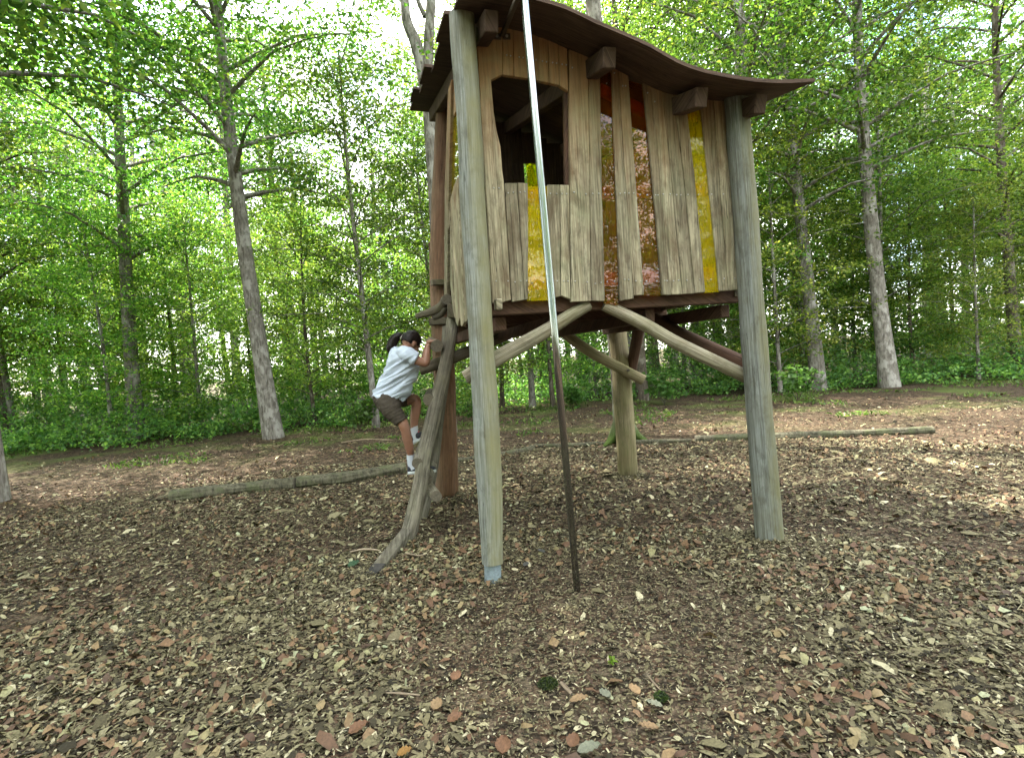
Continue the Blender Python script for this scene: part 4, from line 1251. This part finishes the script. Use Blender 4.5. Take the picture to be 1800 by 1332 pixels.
# ---- far woodland and undergrowth, one mass each
g = np.random.default_rng(44)
n = 5200
az = g.uniform(-3.14, 3.14, n); dd = g.uniform(36, 52, n)
tips = np.stack([np.sin(az) * dd, np.cos(az) * dd, g.uniform(0.3, 22.0, n) * g.uniform(0.75, 1, n)], axis=1)
keep = ~((np.abs(az + 0.245) < 0.05) & (tips[:, 2] > 12)) 
tips = tips[keep]
C = sprays(tips, 46, 1.5, 0.35, g)
far_parts = []
fw_o = bpy.data.objects.new('far_woodland', leaf_mesh('far_woodland', C, 0.34, M_LEAF, 0.5, 9)); COL.objects.link(fw_o)
tag(fw_o, 'dense green woodland closing off the view behind the trees', 'woodland', kind='stuff')
tr = []
for i in range(70):
    a_, d_ = g_.uniform(-0.95, 0.95), g_.uniform(30, 50)
    x, y = math.sin(a_) * d_, math.cos(a_) * d_
    tr.append(tube([(x, y, -0.2), (x + g_.uniform(-0.4, 0.4), y, 7), (x + g_.uniform(-0.8, 0.8), y, 14)], [0.2, 0.16, 0.09], 7, caps=False))
adopt(put('far_trunks', tr, M_BARK), fw_o)['kind'] = 'stuff'

# undergrowth
n = 2600
px = g.uniform(-250, 2050, n)
edge = np.interp(px, [0, 600, 760, 900, 1200, 1800], [13.0, 14.2, 15.0, 17.0, 15.6, 14.0])
D = edge + np.abs(g.normal(0, 2.6, n)) + 0.3 * g.normal(size=n)
X = (px - CX) / F * D
hmax = np.clip(0.25 + (D - edge) * 0.55, 0.2, 1.7)
tips = np.stack([X, D, 0.06 + hmax * g.random(n) ** 0.8], axis=1)
C = sprays(tips, 30, 0.34, 0.07, g)
C[:, 2] = np.maximum(C[:, 2], 0.03)
ug = bpy.data.objects.new('undergrowth', leaf_mesh('undergrowth', C, 0.095, M_BUSH, 0.8, 12, 0.62)); COL.objects.link(ug)
tag(ug, 'low green brambles and saplings along the edge of the wood', 'undergrowth', kind='stuff')

# saplings with broad leaves that stand clear of the undergrowth
def sapling(px, D, h, n, size, label):
    b = Vector((gx(px, D), D, ground_h(gx(px, D), D)))
    root = thing('sapling', b, label, 'sapling', 'saplings at the wood edge')
    gg = random.Random(int(px))
    parts, tp = [], []
    for i in range(5):
        a = gg.uniform(0, 6.28)
        e = b + Vector((math.cos(a) * 0.45 * h, math.sin(a) * 0.45 * h, h * gg.uniform(0.6, 1.0)))
        parts.append(tube([b, b.lerp(e, 0.5) + Vector((0, 0, 0.08)), e], [0.010, 0.007, 0.003], 6, sub=3))
        for k in range(6): tp.append(tuple(b.lerp(e, 0.3 + 0.12 * k) + Vector((gg.uniform(-.1, .1), gg.uniform(-.1, .1), gg.uniform(0, .1)))))
    put('stem', parts, M_BARKD, root)
    C = sprays(np.array(tp), n, 0.18, 0.03, np.random.default_rng(int(px)))
    o = bpy.data.objects.new('foliage', leaf_mesh('foliage', C, size, M_SAP, 1.2, int(px), 0.75)); COL.objects.link(o); adopt(o, root)
M_SAP = leaf_mat('sapling_leaf', [(0.0, (0.03, 0.09, 0.02)), (1.0, (0.09, 0.2, 0.045))])
sapling(828, 12.5, 0.95, 9, 0.13, 'broad leaved sapling seen between ladder post and front post')
sapling(1012, 14.5, 0.6, 9, 0.12, 'low broad leaved sapling right of the steel pole')
sapling(1165, 14.0, 0.9, 10, 0.13, 'broad leaved sapling right of the back right post')
sapling(625, 13.0, 0.8, 8, 0.12, 'broad leaved sapling left of the slender dark tree')
sapling(1400, 12.5, 0.9, 9, 0.13, 'broad leaved sapling right of the treehouse in the open')

# ------------------------------------------------------------------ litter
def flakes(name, P, L, W, mat, seed, curl=0.25, tilt=0.35, lift=0.004):
    """chips: bent irregular six-point flakes, four triangles each"""
    g = np.random.default_rng(seed)
    n = len(P)
    nr = g.normal(size=(n, 3)) * tilt; nr[:, 2] += 1
    nr /= np.linalg.norm(nr, axis=1, keepdims=True)
    a = g.normal(size=(n, 3)); a -= nr * np.sum(a * nr, axis=1, keepdims=True); a /= np.linalg.norm(a, axis=1, keepdims=True)
    b = np.cross(nr, a)
    L = L[:, None]; W = W[:, None]
    j = lambda s=0.22: 1 + g.uniform(-s, s, (n, 1))
    cu = g.uniform(-0.2, 1, (n, 1)) * curl * W
    V = np.empty((n, 6, 3), dtype=np.float32)
    V[:, 0] = P - a * L * 0.5 * j() - b * W * 0.32 * j()
    V[:, 1] = P + a * L * 0.05 - b * W * 0.5 * j() + nr * cu
    V[:, 2] = P + a * L * 0.5 * j() - b * W * 0.22 * j()
    V[:, 3] = P + a * L * 0.46 * j() + b * W * 0.28 * j()
    V[:, 4] = P - a * L * 0.04 + b * W * 0.5 * j() + nr * cu
    V[:, 5] = P - a * L * 0.5 * j() + b * W * 0.22 * j()
    tri = np.array([[0, 1, 5], [1, 4, 5], [1, 2, 4], [2, 3, 4]], dtype=np.int32)
    Fi = (np.arange(n, dtype=np.int32)[:, None, None] * 6 + tri[None]).reshape(-1)
    V[:, :, 2] += lift
    me = raw_mesh(name, V.reshape(-1, 3), Fi, 3, mat)
    o = bpy.data.objects.new(name, me); COL.objects.link(o)
    return o

def scatter(n, d0, d1, g, half=0.90):
    r = np.sqrt(g.uniform(d0 * d0, d1 * d1, n)); a = g.uniform(-half, half, n)
    P = np.stack([r * np.sin(a), r * np.cos(a), np.zeros(n)], axis=1)
    P[:, 2] = [ground_h(x, y) for x, y in P[:, :2]]
    return P

CH = [(0.0, (0.016, 0.013, 0.008)), (0.2, (0.045, 0.038, 0.021)), (0.42, (0.11, 0.095, 0.05)), (0.62, (0.17, 0.15, 0.08)), (0.80, (0.12, 0.10, 0.058)), (0.92, (0.26, 0.235, 0.135)), (1.0, (0.42, 0.38, 0.25))]
M_CHIP = island_mat('wood_chip', CH)
M_LITTER = island_mat('dead_leaf', [(0.0, (0.049, 0.029, 0.017)), (0.3, (0.100, 0.054, 0.028)), (0.55, (0.141, 0.083, 0.042)), (0.75, (0.187, 0.128, 0.062)), (0.92, (0.213, 0.200, 0.095)), (1.0, (0.271, 0.288, 0.174))], 0.7, 0.3)
g = np.random.default_rng(61)
P = np.concatenate([scatter(105000, 1.5, 4.6, g), scatter(80000, 4.6, 9.0, g), scatter(16000, 9.0, 14.0, g)])
dist = np.linalg.norm(P[:, :2], axis=1)
n = len(P)
P[:, 2] += g.random(n) * 0.012
L = g.lognormal(math.log(0.0185), 0.55, n) * np.where(dist > 5, 1.25, 1.0)
W = L * g.uniform(0.22, 0.62, n)
feet = [(FL, 0.057, 420), (BL, 0.13, 800), (BR, 0.122, 700), (FR, 0.10, 600), (pb, 0.022, 160), (lad_base, 0.07, 260), (mb, 0.2, 500)]
hp_ = []
for c_, r_, k_ in feet:
    a_ = g.uniform(0, 6.283, k_); q_ = np.abs(g.normal(0, 0.055, k_))
    hp_.append(np.stack([c_.x + (r_ + q_) * np.cos(a_), c_.y + (r_ + q_) * np.sin(a_), 0.03 * np.exp(-q_ / 0.05) * g.random(k_) + 0.004], axis=1))
H_ = np.concatenate(hp_)
P = np.concatenate([P, H_]); n = len(P)
L = np.concatenate([L, g.uniform(0.015, 0.04, len(H_))]); W = np.concatenate([W, g.uniform(0.006, 0.016, len(H_))])
tw = g.random(n) < 0.018
L = np.where(tw, g.uniform(0.05, 0.13, n), L); W = np.where(tw, g.uniform(0.003, 0.007, n), W)
fine = np.hypot(P[:, 0] - 0.35, (P[:, 1] - 2.9) * 0.9) < 0.85 + 0.3 * g.random(n)
L = np.where(fine, L * 0.62, L); W = np.where(fine, W * 0.6, W)
tag(flakes('wood_chips', P, L, W, M_CHIP, 62, 0.3, 0.30), 'brown wood chips spread over the play area', 'wood chips', kind='stuff')
P = np.concatenate([scatter(8500, 1.5, 4.6, g), scatter(13000, 4.6, 10.0, g), scatter(5200, 10, 15, g)])
n = len(P)
cl = np.array([noise.noise(Vector((x * 1.1, y * 1.1, 2.0))) for x, y in P[:, :2]])
fine = np.hypot(P[:, 0] - 0.35, (P[:, 1] - 2.9) * 0.9) < 0.9
keep = (g.random(n) < np.clip(0.5 + cl * 1.3, 0.08, 1)) & ~(fine & (g.random(n) < 0.85))
P = P[keep]; n = len(P)
P[:, 2] += 0.008 + g.random(n) * 0.014
L = g.lognormal(math.log(0.036), 0.32, n); W = L * g.uniform(0.45, 0.75, n)
tag(flakes('leaf_litter', P, L, W, M_LITTER, 63, 0.75, 0.42), 'fallen brown leaves scattered among the wood chips', 'fallen leaves', kind='stuff')

# thin grass under the trees
M_GRASS = leaf_mat('grass_blade', [(0.0, (0.05, 0.10, 0.02)), (0.6, (0.10, 0.17, 0.03)), (1.0, (0.18, 0.22, 0.06))], 0.3)
n = 15000
px = g.uniform(-100, 1950, n); D = g.uniform(9.5, 17, n)
X = (px - CX) / F * D
m = np.array([noise.noise(Vector((x * 0.55, y * 0.55, 7.0))) for x, y in zip(X, D)]) + (D - 12.5) * 0.06
k_ = m > 0.12
C = np.stack([X[k_], D[k_], np.full(k_.sum(), 0.04)], axis=1)
gr = bpy.data.objects.new('grass', leaf_mesh('grass', C, 0.11, M_GRASS, 0.1, 15, 0.16)); COL.objects.link(gr)
tag(gr, 'sparse green grass on the ground before the trees', 'grass', kind='stuff')

# ------------------------------------------------------------------ edging logs
def log(pxs, r, seed, label):
    pts = []
    for (x, y) in pxs:
        p = at_z(x, y, 0); p.z = r * 0.55; pts.append(p)
    o = put('edging_log', tube(pts, [r * (1 + 0.12 * noise.noise(Vector((i * 1.7, seed, 0)))) for i in range(len(pts))], 40, rough=0.12, seed=seed, sub=14, ridges=0.22), [M_LOGB, M_END])
    tag(o, label, 'log', 'logs edging the play area')
log([(300, 880), (420, 866), (520, 857)], 0.085, 3, 'bark covered log lying farthest left along the play area edge')
log([(524, 855), (600, 848), (660, 838), (712, 830)], 0.088, 4, 'furrowed bark log lying on the chips behind the ladder foot')
log([(806, 812), (850, 806), (905, 797), (938, 789)], 0.040, 5, 'thin edging log lying between front and back posts')
log([(940, 786), (1000, 785), (1060, 782), (1130, 779), (1215, 777)], 0.036, 6, 'long thin edging log running behind the back right post')
log([(1222, 776), (1330, 772), (1460, 768), (1640, 760)], 0.06, 7, 'edging log lying farthest right along the play area edge')

# ------------------------------------------------------------------ single small things on the ground
M_STICK = wood('dead_stick', (0.08, 0.06, 0.04), (0.24, 0.19, 0.13), (0.33, 0.27, 0.19), (0.12, 0.08, 0.05), 0.4)
def stick(pxs, r, label, seed):
    pts = [at_z(x, y, 0.02 + r) for x, y in pxs]
    o = put('stick', tube(pts, [r * 0.7] + [r] * (len(pts) - 2) + [r * 0.6], 8, rough=0.25, seed=seed, sub=4), [M_STICK, M_END])
    tag(o, label, 'stick')
stick([(615, 970), (640, 965), (668, 967)], 0.011, 'pale stick lying left of the ladder foot', 1)
stick([(712, 972), (735, 976), (748, 974)], 0.008, 'dark twig lying right of the ladder foot timber', 2)
stick([(680, 1217), (705, 1218), (738, 1221)], 0.005, 'thin dark twig lying in the near left chips', 3)
stick([(986, 1199), (995, 1208), (1005, 1219)], 0.009, 'short pale stick lying right of the moss tuft', 4)
stick([(1138, 1186), (1150, 1200), (1165, 1216)], 0.004, 'thin brown twig lying near the small moss tuft', 5)
stick([(600, 778), (640, 772), (690, 773)], 0.010, 'long dead branch lying on the bare ground behind the girl', 6)

M_MOSS = leaf_mat('moss_frond', [(0.0, (0.01, 0.02, 0.005)), (0.6, (0.025, 0.045, 0.01)), (1.0, (0.08, 0.12, 0.02))], 0.2)
M_SPROUT = leaf_mat('sprout_leaf', [(0.0, (0.10, 0.26, 0.02)), (1.0, (0.18, 0.36, 0.03))], 0.4)
def tuft(name, px, py, rad, h, n, size, mat, label, cat, asp):
    c = at_z(px, py, 0.01)
    g = np.random.default_rng(n)
    a = g.uniform(0, 6.28, n); r = rad * np.sqrt(g.random(n))
    C = np.stack([c.x + r * np.cos(a), c.y + r * np.sin(a), c.z + 0.008 + h * (1 - (r / rad) ** 2) * g.random(n)], axis=1)
    o = bpy.data.objects.new(name, leaf_mesh(name, C, size, mat, 0.3, n, asp)); COL.objects.link(o)
    tag(o, label, cat)
tuft('moss_tuft', 963, 1204, 0.046, 0.022, 620, 0.016, M_MOSS, 'dark green moss tuft in the chips below the steel pole', 'moss', 0.2)
tuft('moss_tuft', 1162, 1228, 0.03, 0.025, 420, 0.017, M_MOSS, 'small dark moss tuft at lower right beside a brown leaf', 'moss', 0.2)
tuft('sprout', 1076, 1166, 0.02, 0.03, 16, 0.022, M_SPROUT, 'bright green seedling sprouting from the wood chips', 'seedling', 0.8)

def big_leaf(px, py, L, W, rot, mat, label, tilt=0.15, name='fallen_leaf', lobes=0.0):
    """one broad curled leaf with midrib fold and a stalk"""
    c = at_z(px, py, 0.028)
    V, Fc, UV = [], [], []
    n = 9
    ux = Vector((math.cos(rot), math.sin(rot), tilt)).normalized(); uy = Vector((-math.sin(rot), math.cos(rot), 0.1))
    for i in range(n + 1):
        f = i / n
        w = W * math.sin(math.pi * f ** 0.8) ** 0.8 * (1 + lobes * math.sin(f * 18)) + 0.001
        for k in (-1, -0.5, 0, 0.5, 1):
            V.append(c + ux * ((f - 0.5) * L) + uy * (k * w * 0.5) + Vector((0, 0, 0.10 * L * abs(k) ** 1.5 + 0.06 * L * math.sin(f * 3.1) + 0.004 * math.sin(f * 30))))
            UV.append((k * w, f * L))
    for i in range(n):
        for k in range(4):
            Fc.append((i * 5 + k, i * 5 + k + 1, i * 5 + k + 6, i * 5 + k + 5))
    o = mk(name, V, Fc, mat, None, UV, True)
    tag(o, label, 'leaf')
    sv = tube([c - ux * (L * 0.48), c - ux * (L * 0.66), c - ux * (L * 0.8) + Vector((0, 0, 0.004))], [0.0012, 0.001, 0.0008], 5)
    adopt(put('stalk', sv, M_STICK), o)
def leafcol(name, c): return plain(name, c, 0.7, var=0.28, scale=90, bump=0.4, bscale=160, spec=0.3)
L_RUST, L_TAN, L_GREY, L_YEL, L_GREEN, L_DARK = (leafcol(*a) for a in (('rust_leaf', (0.10, 0.05, 0.024)), ('tan_leaf', (0.16, 0.105, 0.052)), ('grey_leaf', (0.12, 0.125, 0.085)), ('ochre_leaf', (0.16, 0.085, 0.02)), ('ivy_leaf', (0.016, 0.045, 0.018)), ('blackish_leaf', (0.05, 0.05, 0.045))))
for a in ((622, 992, 0.10, 0.075, 0.8, L_GREEN, 'glossy dark green ivy leaf left of the ladder foot'), (1063, 1219, 0.06, 0.045, 2.2, L_GREY, 'pale grey green leaf below the bright seedling'),
          (1036, 1317, 0.095, 0.05, 0.1, L_GREY, 'grey crinkled leaf at the bottom edge'), (711, 1322, 0.06, 0.04, 0.3, L_YEL, 'orange yellow leaf at the bottom left'),
          (630, 1280, 0.085, 0.055, 0.6, L_RUST, 'large rusty leaf at the bottom left corner of the chips'), (885, 1310, 0.085, 0.06, 1.5, L_RUST, 'big reddish leaf near the bottom middle'),
          (1115, 1212, 0.07, 0.045, 2.0, L_TAN, 'tan ribbed leaf right of the pale grey green leaf'), (768, 1238, 0.07, 0.05, 1.3, L_TAN, 'curled pinkish tan leaf standing on edge in the near chips'),
          (800, 1262, 0.07, 0.05, 0.4, L_RUST, 'broad rusty leaf right of the curled tan leaf'), (802, 1188, 0.065, 0.05, 1.1, L_RUST, 'brown leaf above the middle of the near chips'),
          (1018, 1230, 0.085, 0.04, 0.0, L_TAN, 'pale tan leaf below the moss tuft'), (1140, 1278, 0.08, 0.045, 3.0, L_TAN, 'light brown leaf near the lower right corner'),
          (1008, 1302, 0.07, 0.05, 1.1, L_RUST, 'red brown triangular leaf near the bottom edge'), (1150, 1238, 0.07, 0.04, 2.7, L_GREY, 'grey leaf beside the small moss tuft'),
          (951, 969, 0.07, 0.05, 2.4, L_DARK, 'blackened curled leaf left of the pole foot'), (925, 992, 0.055, 0.04, 1.0, L_DARK, 'dark wet leaf farther left of the pole foot'),
          (984, 992, 0.06, 0.05, 0.2, L_TAN, 'yellow tan leaf just left of the pole foot'), (626, 1042, 0.09, 0.06, 1.2, L_TAN, 'pale olive leaf below the ladder foot timber')):
    big_leaf(*a)

# twins in one stretch of the wood are told apart by their order
def pxof(o):
    return o.location.x / max(o.location.y, 0.1)
kin = {}
for o in bpy.data.objects:
    if o.parent is None and o.get('group') in ('young trees round the clearing', 'tall trees of the wood'):
        kin.setdefault(o['label'], []).append(o)
NUM = ['', 'one', 'two', 'three', 'four', 'five', 'six', 'seven', 'eight', 'nine']
ORD = ['leftmost', 'second from left', 'third from left', 'fourth from left', 'fifth from left', 'sixth from left']
for lab, os_ in kin.items():
    if len(os_) > 1:
        os_.sort(key=pxof)
        for i, o in enumerate(os_):
            o['label'] = '%s, %s' % (lab, 'rightmost' if i == len(os_) - 1 else ORD[i])
